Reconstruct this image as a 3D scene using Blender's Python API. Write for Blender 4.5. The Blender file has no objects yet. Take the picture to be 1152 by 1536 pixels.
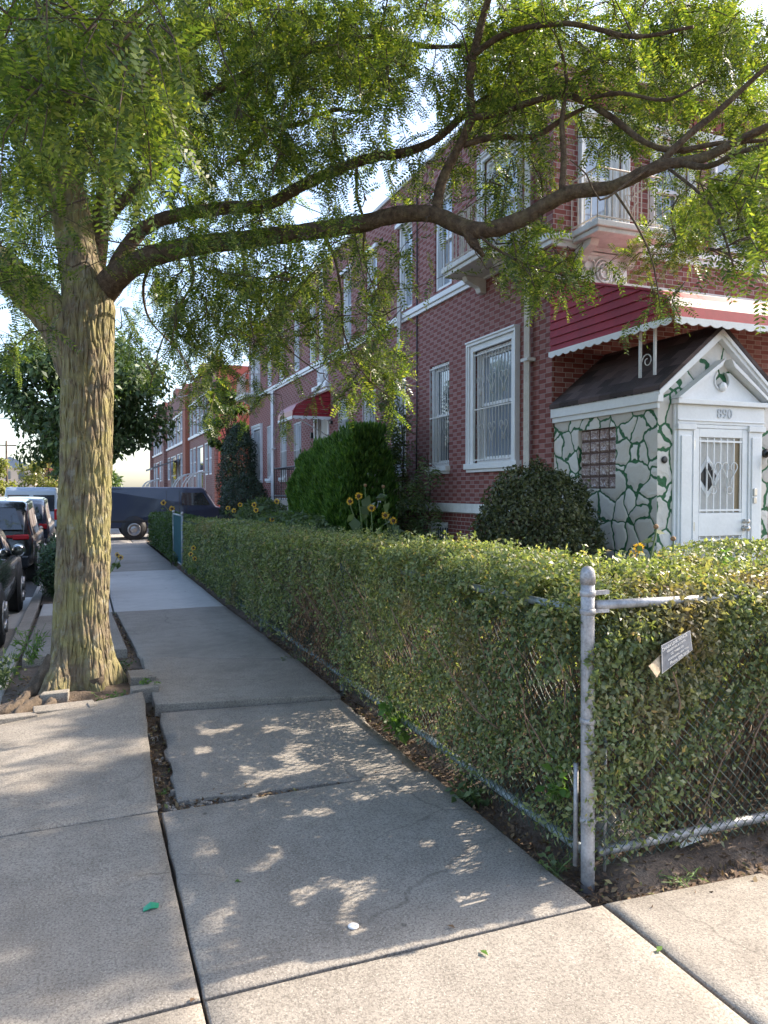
import bpy, bmesh, math, random
import numpy as np
from mathutils import Vector, Matrix, noise
rng = np.random.default_rng(7)
random.seed(7)
SC = bpy.context.scene
COL = SC.collection
# ------------------------------------------------------------------ camera model
F, YAW, PITCH, EYE = 1140.0, math.radians(21.6), math.radians(-1.5), 1.7
_cy, _sy, _cp, _sp = math.cos(YAW), math.sin(YAW), math.cos(PITCH), math.sin(PITCH)
FW = Vector((_sy*_cp, _cy*_cp, _sp)); RT = Vector((_cy, -_sy, 0)); UP = Vector((-_sy*_sp, -_cy*_sp, _cp))
def P(px, py, d):
    """surveyed point: photograph pixel at a measured distance along the view axis"""
    return Vector((0, 0, EYE)) + (FW + RT*((px-576)/F) + UP*((768-py)/F))*d
def pix(p):
    q = Vector(p) - Vector((0, 0, EYE)); d = q.dot(FW)
    return 576+F*q.dot(RT)/d, 768-F*q.dot(UP)/d, d
SUN_AZ, SUN_EL = math.radians(3.0), math.radians(38)      # azimuth from +X towards +Y
SUN = Vector((math.cos(SUN_EL)*math.cos(SUN_AZ), math.cos(SUN_EL)*math.sin(SUN_AZ), math.sin(SUN_EL)))

# ------------------------------------------------------------------ node helpers
class NT:
    def __init__(s, name):
        s.m = bpy.data.materials.new(name); s.m.use_nodes = True
        s.t = s.m.node_tree; s.n = s.t.nodes; s.l = s.t.links
        s.b = s.n['Principled BSDF']; s.out = s.n['Material Output']
    def node(s, typ, **kw):
        nd = s.n.new(typ)
        for k, v in kw.items():
            if k.startswith('i_'): nd.inputs[k[2:].replace('_', ' ')].default_value = v
            else: setattr(nd, k, v)
        return nd
    def link(s, a, b): s.l.new(a, b)
    def val(s, sock, v):
        if hasattr(v, 'is_output'): s.l.new(v, sock)
        else: sock.default_value = v
    def math(s, op, a, b=0.0, c=None, clamp=False):
        nd = s.n.new('ShaderNodeMath'); nd.operation = op; nd.use_clamp = clamp
        s.val(nd.inputs[0], a); s.val(nd.inputs[1], b)
        if c is not None: s.val(nd.inputs[2], c)
        return nd.outputs[0]
    def mix(s, f, a, b, mode='MIX'):
        nd = s.n.new('ShaderNodeMix'); nd.data_type = 'RGBA'; nd.blend_type = mode
        s.val(nd.inputs[0], f); s.val(nd.inputs[6], a); s.val(nd.inputs[7], b)
        return nd.outputs[2]
    def ramp(s, f, stops):
        nd = s.n.new('ShaderNodeValToRGB'); e = nd.color_ramp.elements
        while len(e) < len(stops): e.new(0.5)
        for i, (p, c) in enumerate(stops):
            e[i].position = p; e[i].color = (*c, 1) if len(c) == 3 else c
        s.l.new(f, nd.inputs[0]); return nd.outputs[0]
    def pos(s):
        return s.n.new('ShaderNodeNewGeometry').outputs['Position']
    def noise(s, vec, scale, detail=4, rough=0.55, dist=0.0):
        nd = s.n.new('ShaderNodeTexNoise'); s.l.new(vec, nd.inputs['Vector'])
        nd.inputs['Scale'].default_value = scale; nd.inputs['Detail'].default_value = detail
        nd.inputs['Roughness'].default_value = rough; nd.inputs['Distortion'].default_value = dist
        return nd.outputs['Fac']
    def voro(s, vec, scale, feature='F1', out='Distance', rand=1.0):
        nd = s.n.new('ShaderNodeTexVoronoi'); nd.feature = feature; s.l.new(vec, nd.inputs['Vector'])
        nd.inputs['Scale'].default_value = scale; nd.inputs['Randomness'].default_value = rand
        return nd.outputs[out]
    def mapv(s, vec, scale=(1, 1, 1), loc=(0, 0, 0)):
        nd = s.n.new('ShaderNodeMapping'); s.l.new(vec, nd.inputs[0])
        nd.inputs['Scale'].default_value = scale; nd.inputs['Location'].default_value = loc
        return nd.outputs[0]
    def bump(s, h, strength=0.3, dist=0.01):
        nd = s.n.new('ShaderNodeBump'); nd.inputs['Strength'].default_value = strength
        nd.inputs['Distance'].default_value = dist; s.l.new(h, nd.inputs['Height'])
        s.l.new(nd.outputs[0], s.b.inputs['Normal']); return nd
    def set(s, **kw):
        for k, v in kw.items(): s.val(s.b.inputs[k.replace('_', ' ')], v)
        return s.m

def c4(c): return (c[0], c[1], c[2], 1.0)
MATS = {}
def simple(name, col, rough=0.6, metal=0.0, var=0.12, scale=6.0, bump=0.0, bscale=60, spec=0.5):
    """a painted or plain surface: slight blotchy wear in tone plus fine bump"""
    t = NT(name); p = t.pos(); n = t.noise(p, scale, 5); n2 = t.noise(p, scale*9, 3)
    f = t.math('ADD', t.math('MULTIPLY', n, 0.65), t.math('MULTIPLY', n2, 0.35))
    lo = tuple(max(0, x*(1-var*1.6)) for x in col); hi = tuple(min(1, x*(1+var)) for x in col)
    t.set(Base_Color=t.ramp(f, [(0.3, lo), (0.7, hi)]), Roughness=rough, Metallic=metal)
    t.b.inputs['Specular IOR Level'].default_value = spec
    if bump: t.bump(t.noise(p, bscale, 4), bump, 0.01)
    MATS[name] = t.m; return t.m

def leaf_mat(name, stops, trans=0.45, rough=0.5, patch=None, tcol=(1.5, 1.6, 0.7)):
    t = NT(name); g = t.n.new('ShaderNodeNewGeometry'); r = g.outputs['Random Per Island']
    col = t.ramp(r, stops)
    if patch:
        n = t.noise(g.outputs['Position'], patch[0], 3)
        col = t.mix(t.ramp(n, [(patch[2], (0, 0, 0)), (patch[2]+.14, (1, 1, 1))]), col, c4(patch[1]))
    t.set(Base_Color=col, Roughness=rough); t.b.inputs['Specular IOR Level'].default_value = 0.45
    tr = t.n.new('ShaderNodeBsdfTranslucent')
    t.link(t.mix(1.0, col, c4(tcol), 'MULTIPLY'), tr.inputs[0])
    mx = t.n.new('ShaderNodeMixShader'); mx.inputs[0].default_value = trans
    t.link(t.b.outputs[0], mx.inputs[1]); t.link(tr.outputs[0], mx.inputs[2]); t.link(mx.outputs[0], t.out.inputs[0])
    MATS[name] = t.m; return t.m

def brick_mat(name, axis, dark, head, mortar, per=0.285, crs=0.0625, hfrac=0.36, var=0.25):
    """bonded brickwork: alternating dark stretchers and paler headers, staggered course by course"""
    t = NT(name); sp = t.n.new('ShaderNodeSeparateXYZ'); p = t.pos(); t.link(p, sp.inputs[0])
    wob = t.noise(p, 9, 2)
    u = t.math('ADD', sp.outputs[axis], t.math('MULTIPLY', t.math('SUBTRACT', wob, .5), .006))
    v = t.math('ADD', sp.outputs[2], t.math('MULTIPLY', t.math('SUBTRACT', wob, .5), .006))
    row = t.math('FLOOR', t.math('DIVIDE', v, crs)); fv = t.math('FRACT', t.math('DIVIDE', v, crs))
    half = t.math('MULTIPLY', t.math('MODULO', t.math('ABSOLUTE', row), 2.0), 0.5)
    uu = t.math('ADD', t.math('DIVIDE', u, per), half)
    cell = t.math('FLOOR', uu); fu = t.math('FRACT', uu)
    ish = t.math('GREATER_THAN', fu, 1-hfrac)
    jw = 0.011/per/2*1.0
    d1 = t.math('MINIMUM', fu, t.math('SUBTRACT', 1.0, fu)); d2 = t.math('ABSOLUTE', t.math('SUBTRACT', fu, 1-hfrac))
    du = t.math('MULTIPLY', t.math('MINIMUM', d1, d2), per)
    dv = t.math('MULTIPLY', t.math('MINIMUM', fv, t.math('SUBTRACT', 1.0, fv)), crs)
    d = t.math('MINIMUM', du, dv)
    brick = t.math('SMOOTH_MIN', t.math('MULTIPLY', t.math('SUBTRACT', d, .0035), 500.0), 1.0, 0.1, clamp=True)
    cmb = t.n.new('ShaderNodeCombineXYZ'); t.link(t.math('ADD', cell, t.math('MULTIPLY', ish, .37)), cmb.inputs[0]); t.link(row, cmb.inputs[1])
    wn = t.n.new('ShaderNodeTexWhiteNoise'); t.link(cmb.outputs[0], wn.inputs['Vector']); rnd = wn.outputs['Value']
    base = t.mix(ish, c4(dark), c4(head))
    base = t.mix(t.math('MULTIPLY', rnd, var), base, c4((dark[0]*.62, dark[1]*.62, dark[2]*.7)))
    base = t.mix(t.math('MULTIPLY', t.noise(p, 1.1, 5), .35), base, c4((dark[0]*1.3, dark[1]*1.6, dark[2]*1.5)))
    base = t.mix(t.ramp(t.noise(t.mapv(p, (1, 1, .22)), .6, 5, .6), [(.5, (0, 0, 0)), (.78, (.5, .5, .5))]), base, c4((dark[0]*.55, dark[1]*.75, dark[2]*.85)))
    base = t.mix(t.math('MULTIPLY', t.noise(p, 140, 2), .25), base, c4((dark[0]*.7, dark[1]*.7, dark[2]*.7)))
    mort = t.mix(t.math('MULTIPLY', t.noise(p, 2.2, 4), .8), c4(mortar), c4(tuple(x*.6 for x in mortar)))
    t.set(Base_Color=t.mix(brick, mort, base), Roughness=0.82)
    t.bump(t.math('ADD', brick, t.math('MULTIPLY', t.noise(p, 200, 2), .4)), 0.5, 0.006)
    MATS[name] = t.m; return t.m

# ------------------------------------------------------------------ mesh building
class MB:
    """collects shapes into one mesh; uses a mapping (u,v,w)->world so wall parts can be written in wall coordinates"""
    def __init__(s, mp=None):
        s.v = []; s.f = []; s.mi = []; s.sm = []; s.mp = mp or (lambda u, v, w: (u, v, w)); s.cur = 0; s.smooth = False
    def add(s, vs, fs, smooth=None):
        o = len(s.v); s.v += [tuple(s.mp(*p)) for p in vs]
        for f in fs:
            s.f.append([o+i for i in f]); s.mi.append(s.cur); s.sm.append(s.smooth if smooth is None else smooth)
        return s
    def box(s, u0, u1, v0, v1, w0, w1):
        vs = [(u, v, w) for u in (u0, u1) for v in (v0, v1) for w in (w0, w1)]
        return s.add(vs, [(0, 1, 3, 2), (4, 6, 7, 5), (0, 4, 5, 1), (2, 3, 7, 6), (0, 2, 6, 4), (1, 5, 7, 3)], False)
    def prism(s, poly, w0, w1):
        n = len(poly); vs = [(u, v, w0) for u, v in poly] + [(u, v, w1) for u, v in poly]
        return s.add(vs, [list(range(n)), list(range(2*n-1, n-1, -1))] + [(i, (i+1) % n, n+(i+1) % n, n+i) for i in range(n)], False)
    def tube(s, pts, r, sides=8, cap=True, smooth=True):
        pts = [Vector(p) for p in pts]; n = len(pts)
        rs = r if hasattr(r, '__len__') else [r]*n
        vs = []; prev = None
        for i, p in enumerate(pts):
            d = (pts[min(i+1, n-1)]-pts[max(i-1, 0)]).normalized()
            if prev is None:
                a = Vector((0, 0, 1)) if abs(d.z) < .9 else Vector((1, 0, 0)); x = d.cross(a).normalized()
            else: x = (prev-d*prev.dot(d)).normalized()
            prev = x; y = d.cross(x)
            for k in range(sides):
                t = 2*math.pi*k/sides; vs.append(tuple(p+(x*math.cos(t)+y*math.sin(t))*rs[i]))
        fs = [(i*sides+k, i*sides+(k+1) % sides, (i+1)*sides+(k+1) % sides, (i+1)*sides+k) for i in range(n-1) for k in range(sides)]
        if cap: fs += [list(range(sides))[::-1], [(n-1)*sides+k for k in range(sides)]]
        return s.add(vs, fs, smooth)
    def lathe(s, prof, c, axis='z', sides=20, smooth=True):
        vs = []; n = len(prof)
        for r, h in prof:
            for k in range(sides):
                t = 2*math.pi*k/sides; a, b = r*math.cos(t), r*math.sin(t)
                q = {'z': (a, b, h), 'x': (h, a, b), 'y': (a, h, b)}[axis]; vs.append((c[0]+q[0], c[1]+q[1], c[2]+q[2]))
        fs = [(i*sides+k, i*sides+(k+1) % sides, (i+1)*sides+(k+1) % sides, (i+1)*sides+k) for i in range(n-1) for k in range(sides)]
        fs += [list(range(sides))[::-1], [(n-1)*sides+k for k in range(sides)]]
        return s.add(vs, fs, smooth)
    def build(s, name, mats, parent=None, bevel=0.0, fixn=True, **props):
        me = bpy.data.meshes.new(name); me.from_pydata(s.v, [], s.f)
        for m in (mats if isinstance(mats, (list, tuple)) else [mats]): me.materials.append(m)
        me.polygons.foreach_set('material_index', s.mi); me.polygons.foreach_set('use_smooth', s.sm)
        if fixn:
            bm = bmesh.new(); bm.from_mesh(me); bmesh.ops.recalc_face_normals(bm, faces=bm.faces); bm.to_mesh(me); bm.free()
        o = link(name, me, parent, **props)
        if bevel:
            b = o.modifiers.new('Bevel', 'BEVEL'); b.width = bevel; b.segments = 2; b.limit_method = 'ANGLE'; b.angle_limit = math.radians(40)
        return o
def link(name, me, parent=None, **props):
    o = bpy.data.objects.new(name, me); COL.objects.link(o)
    if parent is not None:
        o.parent = parent; o.matrix_parent_inverse = world_of(parent).inverted()
    for k, v in props.items(): o[k] = v
    return o
def world_of(o):
    m = o.matrix_basis.copy()
    if o.parent is not None: m = world_of(o.parent) @ o.matrix_parent_inverse @ m
    return m
def thing(name, label, cat, loc=(0, 0, 0), group=None):
    o = bpy.data.objects.new(name, None); COL.objects.link(o); o.location = loc; o.empty_display_size = .2
    return tag(o, label, cat, group)
def tag(o, label, cat, group=None):
    o['label'] = label; o['category'] = cat
    if group: o['group'] = group
    return o
def copy_tree(o, parent=None):
    c = o.copy(); COL.objects.link(c)
    if parent is not None: c.parent = parent
    for ch in list(o.children): copy_tree(ch, c)
    return c
def grid_obj(name, V, mat, parent=None, tri=False, smooth=False, **props):
    """V: (n,4,3) loose quads as one mesh"""
    V = np.asarray(V, dtype=np.float32); n, k = V.shape[0], V.shape[1]
    me = bpy.data.meshes.new(name); me.vertices.add(n*k); me.vertices.foreach_set('co', V.ravel())
    me.loops.add(n*k); me.loops.foreach_set('vertex_index', np.arange(n*k, dtype=np.int32))
    me.polygons.add(n); me.polygons.foreach_set('loop_start', np.arange(0, n*k, k, dtype=np.int32))
    me.update(calc_edges=True); me.materials.append(mat)
    if smooth: me.polygons.foreach_set('use_smooth', np.ones(n, dtype=bool))
    return link(name, me, parent, **props)
def unit(a): return a/np.maximum(np.linalg.norm(a, axis=-1, keepdims=True), 1e-9)
def leaves(Pn, N, size, aspect=0.45, jit=0.7, droop=0.2, r=rng, fold=0.12, var=0.35):
    """one folded rhombic blade per point; N is the direction the blade roughly faces"""
    Pn = np.asarray(Pn); n = len(Pn)
    nn = unit(N + r.normal(0, jit, (n, 3)))
    a = r.normal(0, 1, (n, 3)); a[:, 2] -= droop*2
    d = unit(a - nn*np.sum(a*nn, 1, keepdims=True)); s = np.cross(nn, d)
    L = (size*(1+r.uniform(-var, var, n)))[:, None]; W = L*aspect
    mid = Pn + d*L*.45
    return np.stack([Pn, mid + s*W*.5 + nn*L*fold, Pn + d*L, mid - s*W*.5 + nn*L*fold], 1)
def catmull(pts, step=0.12):
    pts = [Vector(p) for p in pts]; out = []
    ext = [pts[0]*2-pts[1]] + pts + [pts[-1]*2-pts[-2]]
    ts = []
    for i in range(1, len(ext)-2):
        p0, p1, p2, p3 = ext[i-1:i+3]; n = max(2, int((p2-p1).length/step))
        for k in range(n):
            t = k/n; out.append(.5*((2*p1)+(p2-p0)*t+(2*p0-5*p1+4*p2-p3)*t*t+(3*p1-p0-3*p2+p3)*t**3)); ts.append(i-1+t)
    out.append(pts[-1]); ts.append(len(pts)-1)
    return out, ts
# ------------------------------------------------------------------ materials
BRICK_S = brick_mat('brick_side', 1, (.20, .050, .042), (.35, .175, .165), (.34, .265, .245))
BRICK_F = brick_mat('brick_front', 0, (.205, .046, .036), (.34, .165, .15), (.42, .35, .32))
BRICK_B = brick_mat('brick_base', 1, (.17, .034, .028), (.18, .04, .034), (.42, .36, .33))
BRICK_R = brick_mat('brick_row', 1, (.22, .085, .07), (.29, .15, .13), (.36, .29, .26), crs=.09, per=.42)
BRICK_O = brick_mat('brick_orange', 1, (.33, .10, .06), (.33, .10, .06), (.42, .2, .14), crs=.09, per=.42)
WHITE = simple('white_paint', (.74, .75, .76), .45, var=.07, scale=4, bump=.12, bscale=30)
OLDWHITE = simple('weathered_white_paint', (.64, .63, .61), .6, var=.16, scale=7, bump=.25, bscale=35)
CREAM = simple('rusty_cream_paint', (.60, .53, .46), .6, var=.22, scale=14, bump=.2)
GREYPIPE = simple('grey_painted_pipe', (.50, .50, .50), .55, var=.14, scale=5, bump=.15)
MAROON = simple('maroon_aluminium', (.32, .021, .038), .55, var=.2, scale=2.5, spec=.25)
REDAWN = simple('red_aluminium', (.30, .018, .026), .38, var=.10, scale=3)
BLACKIRON = simple('black_iron', (.02, .02, .022), .45)
DARKMETAL = simple('dark_metal', (.05, .05, .055), .4, metal=.6)
STEEL = simple('brushed_steel', (.55, .54, .52), .3, metal=.9)
CLAYSTUCCO = simple('red_stucco', (.40, .105, .075), .85, var=.18, scale=.8, bump=.2)
BLIND = simple('white_blind', (.62, .64, .68), .7, var=.05)
CURTAIN = simple('drawn_curtain', (.45, .45, .47), .8, var=.1)
GREYROOF = simple('grey_canopy_sheet', (.17, .165, .17), .6)
SOILC = (.085, .06, .043)

def glass_pane(name, col, rough=.04):
    t = NT(name); p = t.pos(); n = t.noise(p, 1.6, 2)
    t.set(Base_Color=t.ramp(n, [(.35, tuple(x*.75 for x in col)), (.65, col)]), Roughness=rough)
    t.b.inputs['IOR'].default_value = 1.7; t.b.inputs['Coat Weight'].default_value = 1.0; t.b.inputs['Coat Roughness'].default_value = .02
    t.bump(t.noise(p, 2.5, 1), .05, .02)
    return t.m
PANE = glass_pane('window_glass', (.10, .125, .15))
PANEBR = glass_pane('window_glass_sky_curtain', (.30, .34, .40))  # pale base paints in the sky reflection along with the curtains behind
CARGLASS = glass_pane('car_glass', (.018, .022, .026))

def shingle_mat():
    t = NT('roof_shingle'); p = t.pos(); sp = t.n.new('ShaderNodeSeparateXYZ'); t.link(p, sp.inputs[0])
    row = t.math('FLOOR', t.math('DIVIDE', sp.outputs[2], .10)); fr = t.math('FRACT', t.math('DIVIDE', sp.outputs[2], .10))
    u = t.math('ADD', t.math('DIVIDE', sp.outputs[1], .19), t.math('MULTIPLY', row, .37))
    cmb = t.n.new('ShaderNodeCombineXYZ'); t.link(t.math('FLOOR', u), cmb.inputs[0]); t.link(row, cmb.inputs[1])
    wn = t.n.new('ShaderNodeTexWhiteNoise'); t.link(cmb.outputs[0], wn.inputs['Vector'])
    col = t.ramp(wn.outputs['Value'], [(0, (.030, .020, .020)), (1, (.15, .105, .10))])
    col = t.mix(t.math('MULTIPLY', t.noise(p, 220, 2), .5), col, c4((.04, .03, .03)))
    t.set(Base_Color=col, Roughness=.9); t.bump(t.math('ADD', fr, t.noise(p, 250, 2)), .5, .008); return t.m
SHINGLE = shingle_mat()

def stone_mat(name, plane, scale, width):
    """pale rubble stones divided by painted green joints"""
    t = NT(name); p = t.pos()
    q = t.mapv(p, (1, 1, 1.12) if plane == 1 else (1, 1, 1.0), (3.7, .4, .2))
    wob = t.n.new('ShaderNodeTexNoise'); t.link(p, wob.inputs['Vector']); wob.inputs['Scale'].default_value = 3.2; wob.inputs['Detail'].default_value = 3
    va = t.n.new('ShaderNodeVectorMath'); va.operation = 'MULTIPLY_ADD'; t.link(wob.outputs['Color'], va.inputs[0]); va.inputs[1].default_value = (.26, .26, .26); t.link(q, va.inputs[2])
    d = t.voro(va.outputs[0], scale, 'DISTANCE_TO_EDGE')
    cellc = t.n.new('ShaderNodeTexVoronoi'); t.link(va.outputs[0], cellc.inputs['Vector']); cellc.inputs['Scale'].default_value = scale
    sep = t.n.new('ShaderNodeSeparateXYZ'); t.link(cellc.outputs['Color'], sep.inputs[0])
    wn = t.math('ADD', width, t.math('MULTIPLY', t.math('SUBTRACT', t.noise(p, 6, 3), .5), width*.7))
    stone = t.math('MULTIPLY', t.math('SUBTRACT', d, wn), 60.0, clamp=True)
    face = t.ramp(sep.outputs[0], [(0, (.50, .465, .415)), (.5, (.65, .615, .56)), (1, (.76, .73, .68))])
    face = t.mix(t.math('MULTIPLY', t.noise(p, 22, 5), .35), face, c4((.42, .39, .37)))
    green = t.ramp(t.noise(p, 30, 3), [(.3, (.016, .082, .032)), (.7, (.03, .14, .055))])
    t.set(Base_Color=t.mix(stone, green, face), Roughness=.75)
    h = t.math('ADD', t.math('MULTIPLY', t.math('MULTIPLY', d, 6.0, clamp=True), 1.0), t.math('MULTIPLY', t.noise(p, 18, 6), .6))
    t.bump(h, .6, .02); return t.m
STONE_S = stone_mat('stone_side', 1, 3.8, .036)
STONE_F = stone_mat('stone_front', 0, 3.6, .034)

def concrete(name, lo, hi, spk=.35, bump=.35, crack=0):
    t = NT(name); p = t.pos()
    big = t.noise(p, .9, 6, .65); med = t.noise(p, 7, 5); fine = t.noise(p, 90, 3, .7); f2 = t.voro(p, 130)
    col = t.ramp(t.math('ADD', t.math('MULTIPLY', big, .6), t.math('MULTIPLY', med, .4)), [(.36, lo), (.64, hi)])
    col = t.mix(t.math('MULTIPLY', t.ramp(fine, [(.50, (0, 0, 0)), (.57, (1, 1, 1))]), spk), col, c4(tuple(x*.38 for x in lo)))
    col = t.mix(t.math('MULTIPLY', t.ramp(t.noise(p, 150, 2), [(.58, (0, 0, 0)), (.68, (1, 1, 1))]), spk*.9), col, c4(tuple(min(1, x*1.75) for x in hi)))
    spot = t.ramp(t.voro(p, 2.3), [(.02, (1, 1, 1)), (.045, (0, 0, 0))])
    col = t.mix(t.math('MULTIPLY', spot, .55), col, c4((.03, .028, .026)))
    stain = t.ramp(t.noise(p, 1.7, 4, .5, 1.2), [(.56, (0, 0, 0)), (.74, (1, 1, 1))])
    col = t.mix(t.math('MULTIPLY', stain, .32), col, c4(tuple(x*.62 for x in lo)))
    gum = t.ramp(t.voro(t.mapv(p, (1, 1, .01), (2.7, 1.3, 0)), 1.55), [(.03, (1, 1, 1)), (.04, (0, 0, 0))])
    col = t.mix(t.math('MULTIPLY', gum, .6), col, c4((.05, .047, .045)))
    if crack:
        wq = t.n.new('ShaderNodeTexNoise'); t.link(p, wq.inputs['Vector']); wq.inputs['Scale'].default_value = 4; wq.inputs['Detail'].default_value = 6
        vq = t.n.new('ShaderNodeVectorMath'); vq.operation = 'MULTIPLY_ADD'; t.link(wq.outputs['Color'], vq.inputs[0]); vq.inputs[1].default_value = (.22, .22, .0); t.link(t.mapv(p, (1, 1, .02), (.35, .9, 0)), vq.inputs[2])
        cr = t.ramp(t.voro(vq.outputs[0], .62, 'DISTANCE_TO_EDGE'), [(.0012, (1, 1, 1)), (.0042, (0, 0, 0))])
        cr = t.math('MULTIPLY', cr, t.ramp(t.noise(p, .8, 2), [(.47, (0, 0, 0)), (.55, (1, 1, 1))]))
        col = t.mix(t.math('MULTIPLY', cr, crack), col, c4((.035, .03, .026)))
    t.set(Base_Color=col, Roughness=.9); t.b.inputs['Specular IOR Level'].default_value = .25
    t.bump(t.math('ADD', fine, t.math('MULTIPLY', f2, .8)), bump, .006); return t.m
CONC = concrete('old_concrete', (.205, .182, .156), (.31, .28, .243), .5, .22, .4)
CONCN = concrete('new_concrete', (.37, .362, .35), (.45, .44, .425), .10, .12)
CONCM = concrete('mid_concrete', (.25, .23, .205), (.33, .305, .275), .22, .25)
ASPH = concrete('asphalt', (.042, .044, .048), (.066, .067, .07), .4, .5)
def soil_mat():
    t = NT('soil'); p = t.pos(); n = t.noise(p, 5, 6); f = t.noise(p, 60, 4, .7)
    col = t.ramp(t.math('ADD', t.math('MULTIPLY', n, .5), t.math('MULTIPLY', f, .5)), [(.33, (.06, .042, .03)), (.55, (.15, .11, .082)), (.72, (.25, .20, .155))])
    t.set(Base_Color=col, Roughness=.95); t.bump(t.math('ADD', f, n), .9, .03); return t.m
SOIL = soil_mat()
def bark_mat():
    t = NT('furrowed_bark'); p = t.pos(); v = t.mapv(p, (1, 1, .22))
    n = t.noise(v, 26, 6, .65); rid = t.voro(t.mapv(p, (1, 1, .2)), 17, 'DISTANCE_TO_EDGE')
    col = t.ramp(n, [(.3, (.082, .060, .043)), (.5, (.175, .138, .095)), (.72, (.27, .225, .155))])
    lich = t.ramp(t.noise(p, 3.2, 5, .7), [(.42, (0, 0, 0)), (.6, (1, 1, 1))])
    col = t.mix(t.math('MULTIPLY', lich, .68), col, c4((.29, .265, .105)))
    gre = t.ramp(t.noise(p, 11, 5, .7), [(.55, (0, 0, 0)), (.66, (1, 1, 1))])
    col = t.mix(t.math('MULTIPLY', gre, .55), col, c4((.29, .28, .235)))
    t.set(Base_Color=col, Roughness=.9); t.b.inputs['Specular IOR Level'].default_value = .2
    h = t.math('ADD', t.math('MULTIPLY', t.math('MINIMUM', rid, .18), 4.0), t.math('MULTIPLY', n, .7)); t.bump(h, .9, .03); return t.m
BARK = bark_mat()
ROOTB = simple('earthy_root_bark', (.105, .078, .056), .95, var=.45, scale=12, bump=1.0, bscale=38)
def limb_mat():
    t = NT('limb_bark'); p = t.pos(); n = t.noise(p, 22, 6, .65)
    col = t.ramp(n, [(.3, (.045, .030, .022)), (.52, (.105, .072, .048)), (.74, (.18, .135, .085))])
    lich = t.ramp(t.noise(p, 4, 5, .7), [(.52, (0, 0, 0)), (.66, (1, 1, 1))])
    col = t.mix(t.math('MULTIPLY', lich, .3), col, c4((.17, .15, .07)))
    t.set(Base_Color=col, Roughness=.9); t.b.inputs['Specular IOR Level'].default_value = .2; t.bump(t.math('ADD', n, t.noise(p, 70, 4)), .8, .02); return t.m
LIMB = limb_mat()
TWIG = simple('twig_bark', (.075, .05, .034), .9, var=.3, scale=20)
DRYTWIG = simple('dry_twig', (.20, .135, .095), .9, var=.35, scale=20)
LOCUST = leaf_mat('locust_leaf', [(0, (.034, .058, .018)), (.35, (.064, .102, .026)), (.7, (.125, .170, .038)), (1, (.23, .245, .06))], .52, .38, tcol=(1.8, 1.85, .62))
PRIVET = leaf_mat('privet_leaf', [(0, (.068, .093, .038)), (.45, (.14, .182, .076)), (.8, (.225, .265, .12)), (.93, (.32, .33, .18)), (1, (.34, .24, .13))], .40, .42, patch=(1.3, (.21, .165, .095), .58), tcol=(1.7, 1.7, .7))
DRYLEAF = leaf_mat('dry_hedge_leaf', [(0, (.10, .055, .03)), (.6, (.20, .12, .065)), (1, (.30, .20, .12))], .2, .7, tcol=(1.2, 1, .8))
BOXLEAF = leaf_mat('round_bush_leaf', [(0, (.035, .048, .022)), (.6, (.075, .09, .036)), (1, (.15, .15, .065))], .25, .45)
ARBOR = leaf_mat('arborvitae_spray', [(0, (.03, .075, .016)), (.6, (.07, .15, .026)), (1, (.14, .23, .04))], .3, .6)
YEW = leaf_mat('yew_needle', [(0, (.010, .022, .010)), (.6, (.020, .040, .017)), (1, (.035, .06, .024))], .15, .55)
BROAD = leaf_mat('broad_dark_leaf', [(0, (.035, .065, .028)), (.6, (.07, .12, .045)), (1, (.12, .17, .06))], .3, .45)
FRESH = leaf_mat('fresh_green_leaf', [(0, (.06, .13, .025)), (.6, (.10, .19, .04)), (1, (.17, .26, .06))], .45, .5)
SUNLEAF = leaf_mat('sunflower_leaf', [(0, (.055, .085, .035)), (.6, (.085, .125, .05)), (1, (.13, .17, .06))], .35, .55)
FARLEAF = leaf_mat('far_tree_leaf', [(0, (.10, .12, .03)), (.6, (.17, .18, .045)), (1, (.24, .22, .06))], .4, .6)
PETAL = leaf_mat('sunflower_petal', [(0, (.65, .33, .02)), (1, (.80, .50, .04))], .3, .6, tcol=(1, 1, .6))
SEED = simple('sunflower_seedhead', (.11, .055, .03), .9, var=.3, scale=80)
SEEDTAN = simple('dried_seedhead', (.26, .15, .075), .9, var=.3, scale=80)
STALK = simple('green_stalk', (.12, .17, .06), .7)
LITTER = leaf_mat('leaf_litter', [(0, (.06, .035, .02)), (.6, (.15, .09, .05)), (.9, (.24, .17, .09)), (1, (.12, .16, .05))], .1, .8)
GALV = simple('silver_painted_pipe', (.37, .365, .375), .45, metal=.35, var=.38, scale=11, bump=.3)
GALVD = simple('weathered_rail_pipe', (.27, .31, .32), .5, metal=.4, var=.3, scale=12, bump=.2)
VINYL = simple('green_fence_wire', (.035, .075, .062), .45, var=.2, scale=30)
GATEGREEN = simple('blue_green_gate_mesh', (.018, .085, .10), .8, var=.15, spec=.15)
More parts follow.
